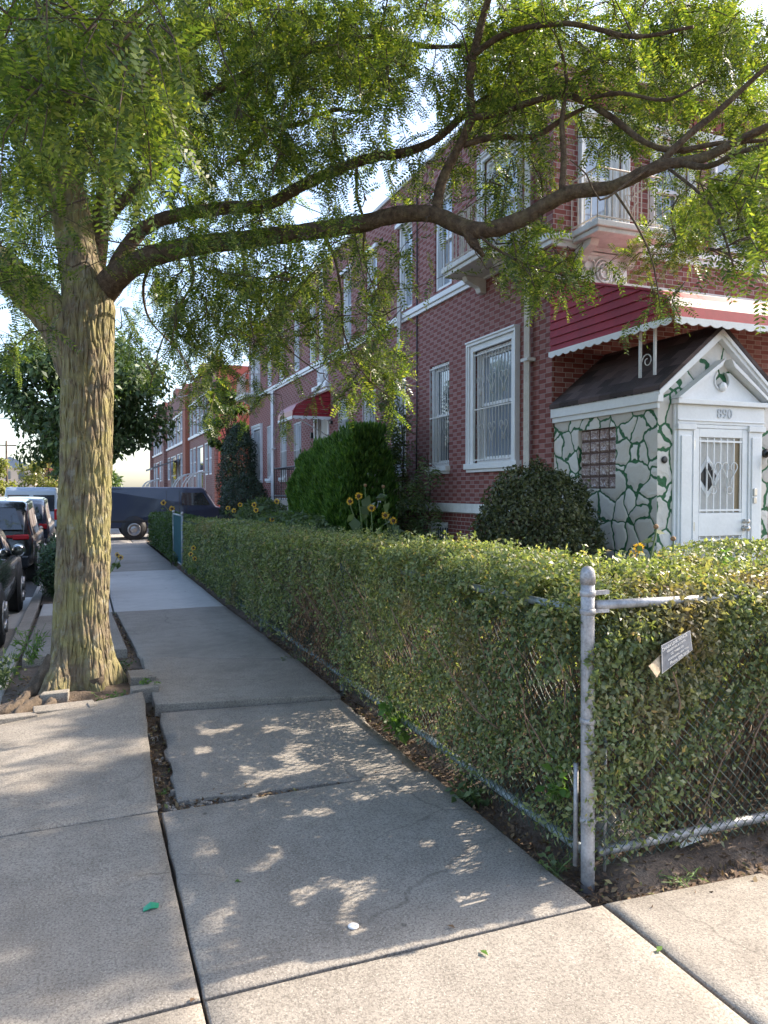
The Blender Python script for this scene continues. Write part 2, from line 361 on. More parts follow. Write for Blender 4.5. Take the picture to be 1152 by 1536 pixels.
# ------------------------------------------------------------------ the setting
def sheet(name, x0, x1, y0, y1, z, mat, nx=1, ny=1, amp=0, sc=1.0, bumpf=None):
    mb = MB(); vs = []
    for j in range(ny+1):
        for i in range(nx+1):
            x = x0+(x1-x0)*i/nx; y = y0+(y1-y0)*j/ny
            h = z + (amp*noise.fractal(Vector((x*sc, y*sc, 3.1)), 1.0, 2.0, 4) if amp else 0) + (bumpf(x, y) if bumpf else 0)
            vs.append((x, y, h))
    mb.add(vs, [(j*(nx+1)+i, j*(nx+1)+i+1, (j+1)*(nx+1)+i+1, (j+1)*(nx+1)+i) for j in range(ny) for i in range(nx)], nx > 1)
    return mb.build(name, mat, fixn=False, kind='structure')
sheet('ground', -500, 500, -500, 900, -.22, SOIL)
sheet('street', -11.0, -.80, -60, 300, -.145, ASPH)
def pitmound(x, y):
    d = math.hypot(x+.02, y-6.95); return .10*math.exp(-(d/.75)**2)
sheet('soil', -.66, 2.6, -4, 11.6, -.055, SOIL, 66, 220, .022, 5.0, pitmound)
def yedge(x, y):
    e = min((x-2.02)/.30, (y-2.50)/.35, 1); return -.085*(1-e)**2 if e < 1 else 0
sheet('yard_soil', 2.02, 6, 2.50, 20.0, .015, SOIL, 90, 220, .03, 2.0, yedge)
sheet('garden_soil', 5.9, 24, 2.50, 28.0, .005, SOIL, 20, 20)
sheet('rear_soil', 2.02, 5.95, 19.95, 28.0, .005, SOIL, 8, 20)
sheet('path', 4.9, 7.6, 2.9, 6.0, .06, CONCM)

def slab(mb, quad, zc, n=14, jag=None, thick=.12):
    """one flag: quad corners (x,y) anticlockwise from near-left with four corner heights; rounded arris, slight unevenness"""
    P4 = [Vector((q[0], q[1])) for q in quad]; N = n; vs = []; fs = []; ring = []
    ts = [0, .005] + [i/(N) for i in range(1, N)] + [.995, 1]; M = len(ts)
    for j, tv in enumerate(ts):
        for i, tu in enumerate(ts):
            p = P4[0]*(1-tu)*(1-tv)+P4[1]*tu*(1-tv)+P4[2]*tu*tv+P4[3]*(1-tu)*tv
            z = zc[0]*(1-tu)*(1-tv)+zc[1]*tu*(1-tv)+zc[2]*tu*tv+zc[3]*(1-tu)*tv
            x, y = p.x, p.y
            edge = i in (0, M-1) or j in (0, M-1)
            if edge:
                z -= .007
                if jag:
                    x += noise.noise(Vector((x*9, y*9, 1.7)))*jag + noise.noise(Vector((x*31, y*31, 4)))*jag*.5
                    y += noise.noise(Vector((x*9, y*9, 7.7)))*jag + noise.noise(Vector((x*31, y*31, 9)))*jag*.5
            z += noise.noise(Vector((x*1.3, y*1.3, .5)))*.006
            vs.append((x, y, z))
    fs = [(j*M+i, j*M+i+1, (j+1)*M+i+1, (j+1)*M+i) for j in range(M-1) for i in range(M-1)]
    rim = [(0, i) for i in range(M)] + [(j, M-1) for j in range(1, M)] + [(M-1, i) for i in range(M-2, -1, -1)] + [(j, 0) for j in range(M-2, 0, -1)]
    rim = [j*M+i for j, i in rim]; o = len(vs)
    vs += [(vs[r][0], vs[r][1], vs[r][2]-thick) for r in rim]; k = len(rim)
    sides = [(rim[(a+1) % k], rim[a], o+a, o+(a+1) % k) for a in range(k)]
    mb.add(vs, fs, True); o2 = len(mb.v)-len(vs)
    for q in sides: mb.f.append([o2+i for i in q]); mb.mi.append(mb.cur); mb.sm.append(False)
mb = MB()
g = .006
# old slabs, walking away from the corner
slab(mb, [(.362, .2), (1.975, .2), (1.975, 2.545), (.362, 2.545)], [0]*4)
slab(mb, [(-.62, .2), (.350, .2), (.350, 2.545), (-.62, 2.545)], [0]*4)
slab(mb, [(.362, 2.56), (1.93, 2.56), (1.93, 4.16), (.372, 4.15)], [0, 0, .012, .0], jag=.008)
slab(mb, [(-.62, 2.56), (.350, 2.56), (.350, 4.135), (-.62, 4.135)], [0, 0, .012, 0])
slab(mb, [(-.62, 4.157), (.350, 4.157), (.43, 6.30), (-.62, 6.06)], [0, .012, .115, .045], jag=.012)
slab(mb, [(.47, 4.30), (1.93, 4.185), (1.95, 5.90), (.53, 5.99)], [-.012, -.008, .0, .012], jag=.034)
slab(mb, [(.50, 6.06), (1.97, 5.95), (1.99, 7.42), (.53, 7.93)], [.065, .022, .02, .055], jag=.012)
slab(mb, [(.54, 7.98), (2.0, 7.46), (1.96, 11.40), (.42, 11.40)], [0, .0, 0, 0], jag=.006)
slab(mb, [(.13, 8.55), (.42, 8.45), (.355, 11.40), (.02, 11.40)], [.05, .04, 0, 0], jag=.006)
slab(mb, [(-.58, 8.35), (-.12, 8.35), (-.16, 11.40), (-.58, 11.40)], [.05, .05, 0, 0])
slab(mb, [(2.0, .2), (3.8, .2), (3.8, 1.36), (2.0, 1.36)], [0]*4)
slab(mb, [(1.99, 1.38), (3.2, 1.38), (2.82, 2.52), (1.99, 2.545)], [0, 0, -.015, 0], jag=.012)
slab(mb, [(3.23, 1.38), (5.6, 1.38), (5.6, 2.2), (2.98, 2.25)], [0, 0, -.01, -.01], jag=.012)
slab(mb, [(-.62, -6), (2.4, -6), (2.4, .185), (-.62, .185)], [0]*4)
mb.build('sidewalk', CONC, fixn=False, kind='structure')
mb = MB()
slab(mb, [(.40, 11.42), (1.95, 11.42), (1.95, 17.18), (.40, 17.18)], [0]*4)
slab(mb, [(.02, 11.42), (.375, 11.42), (.375, 12.6), (.02, 12.6)], [0]*4)
slab(mb, [(-.58, 11.42), (-.02, 11.42), (-.02, 12.6), (-.58, 12.6)], [0]*4)
slab(mb, [(.22, 12.62), (.375, 12.62), (.375, 17.18), (.22, 17.18)], [0]*4)
mb.build('new_sidewalk', CONCN, fixn=False, kind='structure')
mb = MB()
for y0, y1 in ((17.2, 19.1), (19.12, 21.6), (21.62, 24.3), (24.32, 26.9)):
    slab(mb, [(.22, y0), (1.95, y0), (1.95, y1), (.22, y1)], [0]*4, n=4)
for k in range(30):
    y0 = 33+k*2.5; slab(mb, [(.22, y0), (1.95, y0), (1.95, y0+2.47), (.22, y0+2.47)], [0]*4, n=2)
mb.build('far_sidewalk', CONCM, fixn=False, kind='structure')
mb = MB()
for k in range(5):
    slab(mb, [(-.64+k*2.2, 26.93), (1.54+k*2.2, 26.93), (1.54+k*2.2, 32.6), (-.64+k*2.2, 32.6)], [-.02, 0, 0, -.02] if k == 0 else [0]*4, n=2)
mb.build('driveway', CONCM, fixn=False, kind='structure')
mb = MB()
y = -6.0
while y < 120:
    L = 2.4 if y < 40 else 8
    if not (26.5 < y < 32): mb.box(-.78, -.64, y, y+L-.012, -.3, .0) if False else mb.add([(x, yy, z) for x in (-.79, -.635) for yy in (y, y+L-.012) for z in (-.3, .0 if x > -.7 else -.012)], [(0, 1, 3, 2), (4, 6, 7, 5), (0, 4, 5, 1), (2, 3, 7, 6), (0, 2, 6, 4), (1, 5, 7, 3)], False)
    y += L
mb.build('curb', CONCM, bevel=.015, kind='structure')
sheet('gutter', -1.35, -.795, -6, 11.3, -.138, CONC)
sheet('new_gutter', -1.35, -.795, 11.32, 14.6, -.138, CONCN)
sheet('tree_bed', -.62, .2, 12.64, 26, -.02, SOIL, 8, 60, .02, 3)
sheet('far_pavement', -14.5, -11.02, -60, 300, 0, CONCM)
sheet('far_yard', 2.0, 60, 32.7, 200, .0, SOIL)
sheet('far_soil', -.62, .2, 33, 200, -.02, SOIL)

# litter in the joints and along the fence: countless crumbs and dead leaves
pts = []
for _ in range(700): pts.append((rng.uniform(.36, .52), rng.uniform(4.1, 6.3), -.045))
for _ in range(500): pts.append((rng.uniform(.45, 1.9), rng.uniform(4.14, 4.38), -.035))
for _ in range(250): pts.append((rng.uniform(.5, 1.9), rng.uniform(5.85, 6.02), -.03))
for _ in range(1500):
    y = rng.uniform(2.6, 9); pts.append((rng.normal(2.02, .07), y, -.03))
for _ in range(900): pts.append((rng.uniform(2.0, 4.6), rng.normal(2.6, .10), -.03))
for _ in range(1500):
    x, y = rng.uniform(2.0, 5.0), rng.uniform(2.5, 3.3); pts.append((x, y, .015+yedge(x, y)+.012))
for _ in range(900):
    a = rng.uniform(0, 6.28); q = rng.uniform(.3, .75); pts.append((q*math.cos(a)*.8, 7.1+q*math.sin(a)*1.2, .0))
for _ in range(300): pts.append((rng.normal(.44, .03), rng.uniform(8, 11.4), -.03))
pts = np.array(pts); pts[:, 2] += rng.uniform(0, .015, len(pts))
grid_obj('leaf_litter', leaves(pts, np.tile([0, 0, 1.], (len(pts), 1)), .032, .5, .5, 0), LITTER, kind='stuff')
mb = MB(); crumbs = []
for _ in range(170):
    if rng.random() < .85: x, y = rng.uniform(.40, 1.25), rng.uniform(4.17, 4.36)
    else: x, y = rng.uniform(.37, .5), rng.uniform(4.2, 6.2)
    r = rng.uniform(.006, .02) if rng.random() < .8 else rng.uniform(.02, .032); a = rng.uniform(0, 3)
    vs = [(x+r*math.cos(a+k*1.257)*rng.uniform(.7, 1.2), y+r*math.sin(a+k*1.257)*rng.uniform(.7, 1.2), -.06) for k in range(5)]
    vs += [(x+(q[0]-x)*.7, y+(q[1]-y)*.7, -.045+r*rng.uniform(.7, 1.2)) for q in vs[:5]]
    mb.add(vs, [(5, 6, 7, 8, 9)]+[(k, (k+1) % 5, 5+(k+1) % 5, 5+k) for k in range(5)], False)
mb.build('concrete_rubble', CONC, kind='stuff')

def chunk(label, px, py, w, d, h, rot, tilt=0, lift=.0, mat=CONC):
    q = P(px, py, 1); dr = q-Vector((0, 0, EYE)); t = (lift-EYE)/dr.z; c = Vector((0, 0, EYE))+dr*t
    mb = MB(); M = Matrix.Translation(c) @ Matrix.Rotation(rot, 4, 'Z') @ Matrix.Rotation(tilt, 4, 'X')
    vs = []; r = random.Random(px*7+py)
    for x in (-w/2, w/2):
        for y in (-d/2, d/2):
            for z in (-.10, h): vs.append(M @ Vector((x+r.uniform(-.018, .018), y+r.uniform(-.018, .018), z+r.uniform(-.01, .01))))
    mb.add(vs, [(0, 1, 3, 2), (4, 6, 7, 5), (0, 4, 5, 1), (2, 3, 7, 6), (0, 2, 6, 4), (1, 5, 7, 3)], False)
    return tag(mb.build('concrete_block', mat, bevel=.008), label, 'concrete block', 'broken concrete blocks round the tree pit')
chunk('short squared concrete block set against the tree roots left of the trunk', 82, 1052, .20, .12, .085, .02, .0, .02)
chunk('long flat concrete block edging the sidewalk in front of the trunk', 98, 1070, .43, .14, .06, .10, .02, .03)
chunk('pale concrete block at the far left edge of the tree pit', 20, 1084, .30, .13, .055, .16, 0, .03)
chunk('tilted grey concrete block beside the lifted slab right of the trunk', 212, 1024, .19, .22, .085, .08, .12, .02)
chunk('low concrete block just below the tilted one right of the trunk', 216, 1040, .22, .15, .06, .05, 0, .04)
chunk('thin broken concrete sliver lying between the weeds and the raised slab', 152, 1064, .20, .10, .05, .25, .05, .04)
# ------------------------------------------------------------------ the corner house
WX, WY, YF, ZT = 5.40, 8.00, 26.35, 7.15
side = lambda u, v, w: (WX-w, u, v)          # u along the street, w out towards the street
front = lambda u, v, w: (u, WY-w, v)         # u along the cross street, w out towards it
house = thing('brick_house', 'two storey red brick corner house with white trim and a maroon porch awning', 'house', (8.5, 17, 0))

def holed_wall(name, mp, u0, u1, v0, v1, holes, mat, parent, depth=.16):
    us = sorted({u0, u1, *[h[0] for h in holes], *[h[1] for h in holes]}); vs = sorted({v0, v1, *[h[2] for h in holes], *[h[3] for h in holes]})
    mb = MB(mp); idx = {}; V = []; Fs = []
    def vid(u, v, w):
        k = (u, v, w)
        if k not in idx: idx[k] = len(V); V.append(k)
        return idx[k]
    for a in range(len(us)-1):
        for b in range(len(vs)-1):
            cu, cv = (us[a]+us[a+1])/2, (vs[b]+vs[b+1])/2
            if any(h[0] < cu < h[1] and h[2] < cv < h[3] for h in holes): continue
            Fs.append((vid(us[a], vs[b], 0), vid(us[a+1], vs[b], 0), vid(us[a+1], vs[b+1], 0), vid(us[a], vs[b+1], 0)))
    for h in holes:
        c = [(h[0], h[2]), (h[1], h[2]), (h[1], h[3]), (h[0], h[3])]
        for i in range(4):
            p, q = c[i], c[(i+1) % 4]
            Fs.append((vid(*p, 0), vid(*q, 0), vid(*q, -depth), vid(*p, -depth)))
    mb.add(V, Fs, False); return mb.build(name, mat, parent, fixn=False)

def add_scroll(mb, cu, cv, s, w, r=.006, flip=1):
    """a wrought heart: two C scrolls meeting at the foot"""
    for sg in (-1, 1):
        pts = []
        for k in range(15):
            t = k/14; a = math.pi*1.75*t
            pts.append((cu+sg*s*(.28-.26*math.cos(a)*(1-.35*t)), cv+s*(.62+.30*math.sin(a)*(1-.3*t)), w))
        pts = [(cu+sg*.01, cv-s*.55, w), (cu+sg*s*.14, cv-s*.1, w), (cu+sg*s*.42, cv+s*.32, w)] + [(cu+sg*s*(.30+.22*math.cos(t)), cv+s*(.52+.24*math.sin(t)), w) for t in np.linspace(-.3, 3.9, 10)]
        mb.tube(pts, r, 5)

def window(mp, u0, u1, v0, v1, casing=0.0, grille=False, sill=True, pane=PANE, heart=False, split=.52, blind=True, curtain=False, hood=False, dark=False):
    """a sash window filling the opening u0..u1, v0..v1"""
    mb = MB(mp); f = .055
    # frame liner
    mb.box(u0, u0+f, v0, v1, -.11, -.03); mb.box(u1-f, u1, v0, v1, -.11, -.03); mb.box(u0+f, u1-f, v1-f, v1, -.11, -.03); mb.box(u0+f, u1-f, v0, v0+f, -.11, -.03)
    if casing:
        c = casing
        for k, (a, w) in enumerate(((0, .045), (.45, .065), (.8, .085))):
            o = c*(1-a*.0); i0 = c*a
            mb.box(u0-c, u0-i0-.001 if a == 0 else u0-c*(1-(1-a)), v0, v1, .002, .03) if False else None
        mb.box(u0-c, u0, v0, v1+c, -.02, .040); mb.box(u1, u1+c, v0, v1+c, -.02, .040); mb.box(u0, u1, v1, v1+c, -.02, .040)
        mb.box(u0-c, u0-c*.55, v0, v1+c*.55, .040, .062); mb.box(u1+c*.55, u1+c, v0, v1+c*.55, .040, .062); mb.box(u0-c, u1+c, v1+c*.55, v1+c, .040, .075)
        mb.box(u0-c, u0-c*.82, v0, v1+c*.82, .062, .078); mb.box(u1+c*.82, u1+c, v0, v1+c*.82, .062, .078); mb.box(u0-c, u1+c, v1+c*.82, v1+c, .075, .095)
    if hood: mb.box(u0-.05, u1+.05, v1-.02, v1+.05, -.02, .05)
    fr = mb.build('window', WHITE, house, bevel=.004)
    m = v0+(v1-v0)*split; s = .045
    mb = MB(mp)
    for a, b, w0 in ((m-.02, v1-f, -.085), (v0+f, m+.02, -.115)):
        mb.box(u0+f, u0+f+s, a, b, w0-.03, w0); mb.box(u1-f-s, u1-f, a, b, w0-.03, w0)
        mb.box(u0+f+s, u1-f-s, b-s, b, w0-.03, w0); mb.box(u0+f+s, u1-f-s, a, a+s, w0-.03, w0)
    mb.build('sash', WHITE, fr)
    mb = MB(mp); mb.box(u0+f+.002, u1-f-.002, m, v1-f-.002, -.112, -.106); mb.box(u0+f+.002, u1-f-.002, v0+f+.002, m, -.142, -.136)
    mb.build('pane', pane, fr)
    if sill:
        mb = MB(mp); c = casing+.05 if casing else .04
        mb.box(u0-c, u1+c, v0-.085, v0, -.02, .09); mb.box(u0-c+.02, u1+c-.02, v0-.13, v0-.085, -.02, .055); mb.build('sill', WHITE, fr, bevel=.006)
    if grille:
        mb = MB(mp); n = max(4, int((u1-u0)/.085)); w = .015
        for k in range(n+1):
            u = u0+.025+(u1-u0-.05)*k/n; mb.tube([(u, v0+.03, w), (u, v1-.03, w)], .0065, 4)
        for v in (v0+.05, v0+(v1-v0)*.48, v1-.06): mb.box(u0+.01, u1-.01, v-.008, v+.008, w-.012, w+.008)
        if heart:
            for fu in (.2, .5, .8):
                add_scroll(mb, u0+(u1-u0)*fu, v1-.55, .22, w+.012, .005); add_scroll(mb, u0+(u1-u0)*fu, v0+.42, .2, w+.012, .005)
        mb.build('security_grille', OLDWHITE, fr, bevel=0)
    return fr

def mirror(a, b, c=17.2): return (2*c-b, 2*c-a)
low = [(10.84, 11.54, 2.12, 3.78), (12.58, 13.22, 2.12, 3.78), (14.10, 14.80, 2.12, 3.76), (15.70, 16.42, 2.90, 3.78)]
low2 = [(*mirror(10.84, 11.54), 2.12, 3.78), (*mirror(12.58, 13.22), 2.12, 3.68), (*mirror(14.10, 14.80), 2.12, 3.60)]
big = [(8.90, 9.98, 2.12, 3.76), (*mirror(8.90, 9.98), 2.12, 3.76)]
upbig = [(8.80, 9.72, 4.97, 6.42), (*mirror(8.80, 9.72), 4.97, 6.42)]
up = [(10.76, 11.38, 4.97, 6.52), (12.30, 12.94, 4.97, 6.52), (14.02, 14.64, 4.97, 6.52), (15.55, 16.15, 4.97, 6.52)]
up2 = [(*mirror(a, b), c, d) for a, b, c, d in up]
bas = [(10.87, 11.58, .62, 1.22), (14.2, 14.9, .62, 1.22)]
door_h = (17.22, 18.28, 1.62, 3.74)
holes = low+low2+big+upbig+up+up2+[door_h]
holed_wall('wall', side, WY, YF, 1.53, ZT, holes, BRICK_S, house)
holed_wall('base_wall', side, WY+.002, YF, -.2, 1.38, bas, BRICK_B, house)
fup = [(5.84, 6.42, 4.98, 6.32), (6.96, 7.50, 4.98, 6.32), (7.98, 8.62, 4.98, 6.32), (9.4, 10.0, 4.98, 6.32)]
holed_wall('wall', front, WX, 13.5, -.2, ZT, fup, BRICK_F, house)
mb = MB(); mb.add([(WX, YF, -.2), (13.5, YF, -.2), (13.5, YF, ZT), (WX, YF, ZT), (13.5, WY, -.2), (13.5, WY, ZT)], [(0, 1, 2, 3), (1, 4, 5, 2)]); mb.build('wall', CLAYSTUCCO, house, fixn=False)
mb = MB(); mb.box(WX+.3, 13.2, WY+.3, YF-.3, ZT-.5, ZT-.35); mb.build('roof', simple('tar_roof', (.05, .05, .05), .9), house)
mb = MB()
mb.box(WX-.05, WX+.28, WY-.05, YF+.05, ZT+.002, ZT+.075); mb.box(WX+.281, 13.55, WY-.05, WY+.28, ZT+.002, ZT+.075)
mb.build('coping', OLDWHITE, house, bevel=.01)
mb = MB(); mb.box(WX-.02, 13.5, WY-.035, WY-.003, 6.95, ZT-.02); mb.build('cornice', OLDWHITE, house)
# soldier courses over the front windows
mb = MB(front)
for k in range(62):
    u = WX+.06+k*.125
    mb.box(u, u+.09, 6.52, 6.76, -.01, .018)
mb.build('soldier_course', simple('soldier_brick', (.20, .045, .036), .85, var=.25, scale=12), house, bevel=.004)
mb = MB(front); mb.box(WX+.02, 13.4, 6.38, 6.50, -.01, .03); mb.build('lintel_band', OLDWHITE, house, bevel=.006)
# string course: white sill band right round
mb = MB(side); mb.box(WY-.06, YF+.02, 4.80, 4.885, -.02, .075); mb.box(WY-.04, YF, 4.74, 4.80, -.02, .045); mb.build('string_course', WHITE, house, bevel=.008)
mb = MB(front); mb.box(WX+.021, 13.5, 4.80, 4.885, -.02, .075); mb.box(WX+.021, 13.5, 4.72, 4.80, -.02, .045); mb.build('string_course', WHITE, house, bevel=.008)
mb = MB(side); mb.box(WY+.02, YF, 1.385, 1.525, -.05, .055); mb.build('water_table', OLDWHITE, house, bevel=.01)

for a in big: window(side, *a, casing=.155, grille=True, heart=True, pane=PANEBR, hood=False)
for a in low: window(side, *a, grille=True, pane=PANE, split=.5)
for a in low2: window(side, *a, grille=True, pane=PANEBR, split=.5)
for a in upbig: window(side, *a, casing=.09, pane=PANEBR, sill=False)
for a in up+up2: window(side, *a, pane=PANEBR, sill=False, hood=True)
for a in bas: window(side, *a, grille=True, sill=False)
for i, a in enumerate(fup): window(front, *a, casing=.08, pane=PANEBR if i != 1 else PANE, sill=False)

# drain pipes
def downspout(pts, w=.085, mat=OLDWHITE, straps=()):
    mb = MB()
    for a, b in zip(pts, pts[1:]):
        a, b = Vector(a), Vector(b); d = (b-a).normalized()
        mb.tube([a, b], w/2*1.2, 4, smooth=False)
    for s in straps: mb.box(pts[0][0]-.055, pts[0][0]+.07, pts[0][1]-.09, pts[0][1]+.075, s-.02, s+.02)
    return mb.build('downspout', mat, house)
downspout([(WX-.07, 8.46, 7.0), (WX-.07, 8.46, 4.92)], straps=(6.2,))
downspout([(WX-.07, 8.46, 4.72), (WX-.07, 8.46, .1)], straps=(3.4, 1.9))
downspout([(WX-.11, 12.62, 5.3), (WX-.11, 12.62, 4.05)], .075)
downspout([(WX-.06, 12.62, 3.65), (WX-.06, 12.62, .1)], .07, GREYPIPE, straps=(2.0,))
downspout([(WX-.12, 17.3, 6.95), (WX-.12, 17.3, 4.7)], .11, WHITE)
downspout([(WX-.10, 22.45, 4.74), (WX-.10, 22.45, .1)], .10, WHITE, straps=(3.0,))
mb = MB(side); mb.tube([(12.05, 6.9, .02), (12.05, 3.1, .02), (12.1, .4, .02)], .012, 5); mb.build('cable', DARKMETAL, house)

# balconies
def balcony(mp, u0, u1, proj, brackets, rail_v=.62, mat=CREAM, slabm=OLDWHITE):
    mb = MB(mp); z = 4.905
    mb.box(u0, u1, z-.075, z, .0, proj); mb.box(u0+.03, u1-.03, z-.135, z-.075, 0, proj-.03)
    sl = mb.build('balcony', slabm, house, bevel=.01)
    for b in brackets:
        mb = MB(mp); poly = [(0, -.36), (.09, -.35), (.12, -.28), (.20, -.25), (.30, -.21), (.34, -.138), (0, -.138)]
        for (w, v) in [(0, 0)]:
            vs = [(b-.062, z+q[1], q[0]) for q in poly] + [(b+.062, z+q[1], q[0]) for q in poly]; n = len(poly)
            mb.add(vs, [list(range(n)), list(range(2*n-1, n-1, -1))]+[(i, (i+1) % n, n+(i+1) % n, n+i) for i in range(n)], False)
        mb.build('bracket', slabm, sl, bevel=.008)
    mb = MB(mp); t0, t1 = z+.05, z+rail_v; w = proj-.05; r = .008
    L = [(u0+.04, .02), (u0+.04, w), (u1-.04, w), (u1-.04, .02)]
    for a, b in zip(L, L[1:]):
        for v in (t0, t1): mb.tube([(a[0], v, a[1]), (b[0], v, b[1])], .012, 4, smooth=False)
        n = max(2, int(math.hypot(b[0]-a[0], b[1]-a[1])/.105))
        for k in range(n+1):
            t = k/n; mb.tube([(a[0]+(b[0]-a[0])*t, z, a[1]+(b[1]-a[1])*t), (a[0]+(b[0]-a[0])*t, t1, a[1]+(b[1]-a[1])*t)], r, 4, smooth=False)
    cu = (u0+u1)/2
    for v in (t0+.06, t0+.30): add_scroll(mb, cu, v+.1, .18, w+.012, .007)
    for s in (-.1, .1): mb.tube([(cu+s, z, w), (cu+s, t1, w)], .013, 4, smooth=False)
    mb.build('railing', mat, sl)
    return sl
balcony(side, 8.62, 9.95, .58, (8.86, 9.72))
balcony(front, 5.62, 6.66, .58, (5.78, 6.50))
a, b = mirror(8.62, 9.95); balcony(side, a, b+.25, .55, (a+.3, b-.2))

# carved relief panels
def relief(mp, u0, u1, v0, v1):
    mb = MB(mp); mb.box(u0, u1, v0, v1, -.01, .03); mb.box(u0, u1, v1-.03, v1, .03, .05); mb.box(u0, u1, v0, v0+.03, .03, .05)
    cu, cv, h = (u0+u1)/2, (v0+v1)/2, (v1-v0)
    n = 24
    for rr, ww in ((.36, .05), (.26, .065), (.15, .075)):
        pts = [(cu+rr*h*.8*math.cos(t), cv+rr*h*math.sin(t), ww) for t in np.linspace(0, 2*math.pi, 22)]; mb.tube(pts, .017, 6)
    for sg in (-1, 1):
        for k, (ru, rv, s) in enumerate(((.42, .1, .15), (.62, -.12, .13), (.8, .12, .11), (.92, -.15, .08))):
            ux = cu+sg*(u1-u0)/2*ru*.98
            pts = [(ux+sg*h*s*(1-.8*t/5.5)*math.cos(t+1), cv+rv*h+h*s*1.5*(1-.8*t/5.5)*math.sin(t+1), .045) for t in np.linspace(0, 5.5, 16)]; mb.tube(pts, [.017*(1-.5*i/15) for i in range(16)], 5)
    for k in range(7):
        t = -.9+k*.3; mb.tube([(cu, cv-h*.2, .05), (cu+math.sin(t)*h*.34, cv-h*.2+math.cos(t)*h*.5, .06)], [.022, .008], 5)
    return mb.build('relief_panel', WHITE, house)
relief(front, 5.72, 6.50, 4.22, 4.70)
relief(side, 17.2, 18.0, 4.27, 4.70)
mb = MB(side); mb.box(17.0, 18.15, 4.16, 4.265, -.01, .14); mb.box(17.05, 18.1, 4.09, 4.16, -.01, .09); mb.build('ledge', WHITE, house, bevel=.01)

# ---- awnings: sloping sheet panels, boarded end panels, scalloped valance
STRIPE = simple('awning_highlight_stripe', (.38, .33, .33), .6, var=.15, scale=5, spec=.2)  # alternate sheets paled to paint in highlights and weaken the red bounce
def awning(prof, mpw, u0, u1, mat, ends, zl, panel_w, alt=None):
    """prof: (w,z) slope from the wall outwards; the sheets run along u"""
    mb = MB(mpw); step = 0
    P2 = [Vector(p) for p in prof]; pp = [P2[0]]
    for a, b in zip(P2, P2[1:]):
        n = max(1, int((b-a).length/panel_w))
        pp += [a+(b-a)*((k+1)/n) for k in range(n)]
    for i, (a, b) in enumerate(zip(pp, pp[1:])):
        d = (b-a).normalized(); nn = Vector((-d.y, d.x));  nn = nn if nn.y > 0 else -nn
        a2 = a+nn*.03; mb.cur = 1 if alt and i % 2 == alt else 0
        q = [a+nn*.0, b+nn*.0, b+nn*.012+d*.01, a2+nn*.0]
        vs = [(u0, p.y, p.x) for p in q]+[(u1, p.y, p.x) for p in q]
        mb.add(vs, [(0, 1, 2, 3), (7, 6, 5, 4)]+[(k, (k+1) % 4, 4+(k+1) % 4, 4+k) for k in range(4)], False)
    mb.cur = 2
    aw = mb.build('awning', [mat, STRIPE if alt else mat, OLDWHITE], house)
    def zof(w):
        for a, b in zip(prof, prof[1:]):
            if a[0] <= w <= b[0]: return a[1]+(b[1]-a[1])*(w-a[0])/max(1e-6, b[0]-a[0])
        return prof[-1][1]
    def wof(z):
        for a, b in zip(prof, prof[1:]):
            if b[1] <= z <= a[1]: return a[0]+(b[0]-a[0])*(a[1]-z)/max(1e-6, a[1]-b[1])
        return prof[0][0] if z > prof[0][1] else prof[-1][0]
    for u, sg in ends:
        mb = MB(mpw); z = zl; bh = .095
        while z < prof[0][1]-.01:
            z1 = min(z+bh-.004, prof[0][1]-.005); wa, wb = wof(z), wof(z1)
            q = [(prof[0][0], z), (wa-.004, z)] + ([(wb-.004, z1)] if wb-.004 > prof[0][0]+.01 else []) + [(prof[0][0], z1)]
            vs = [(u+sg*(.022 if p[1] == z else .006), p[1], p[0]) for p in q]+[(u, p[1], p[0]) for p in q]; n = len(q)
            mb.add(vs, [list(range(n)), list(range(2*n-1, n-1, -1))]+[(k, (k+1) % n, n+(k+1) % n, n+k) for k in range(n)], False)
            z += bh
        mb.build('end_panel', mat, aw)
        mb = MB(mpw)   # curved edge trim
        mb.tube([(u+sg*.015, p[1]+.015, p[0]) for p in prof], .016, 5); mb.build('edge_trim', MAROON if mat is MAROON else mat, aw)
    mb = MB(mpw)
    def scallop(fn, L):
        n = int(L/.025); per = .15; top = []; bot = []
        for k in range(n+1):
            s = L*k/n; top.append((s, zl+.018)); bot.append((s, zl-.034-.026*abs(math.sin(math.pi*s/per))))
        for off in (0, .012):
            pass
        vs = [fn(s, v, 0) for s, v in top]+[fn(s, v, 0) for s, v in bot]+[fn(s, v, .012) for s, v in top]+[fn(s, v, .012) for s, v in bot]; m = n+1
        fs = []
        for k in range(n): fs += [(k, k+1, m+k+1, m+k), (2*m+k, 3*m+k, 3*m+k+1, 2*m+k+1), (m+k, m+k+1, 3*m+k+1, 3*m+k), (k, 2*m+k, 2*m+k+1, k+1)]
        mb.add(vs, fs, False)
    wl = prof[-1][0]
    scallop(lambda s, v, t: (u0+s, v, wl+.004+t), u1-u0)
    for u, sg in ends: scallop(lambda s, v, t: (u+sg*(.024+t), v, prof[0][0]+s), wl-prof[0][0])
    mb.build('valance', WHITE, aw)
    return aw
prof = [(.0, 4.30), (1.64, 3.78), (1.86, 3.70), (1.98, 3.62), (2.06, 3.52), (2.10, 3.40)]
aw = awning(prof, front, WX-.02, 10.2, MAROON, [(WX-.02, -1)], 3.40, .13, 1)
mb = MB(front); mb.box(WX-.03, 10.2, 4.30, 4.36, .0, .07); mb.build('flashing', OLDWHITE, aw, bevel=.006)
mb = MB()
for y in (6.25, 6.47): mb.box(WX+.045, WX+.07, y-.012, y+.012, 2.90, 3.42)
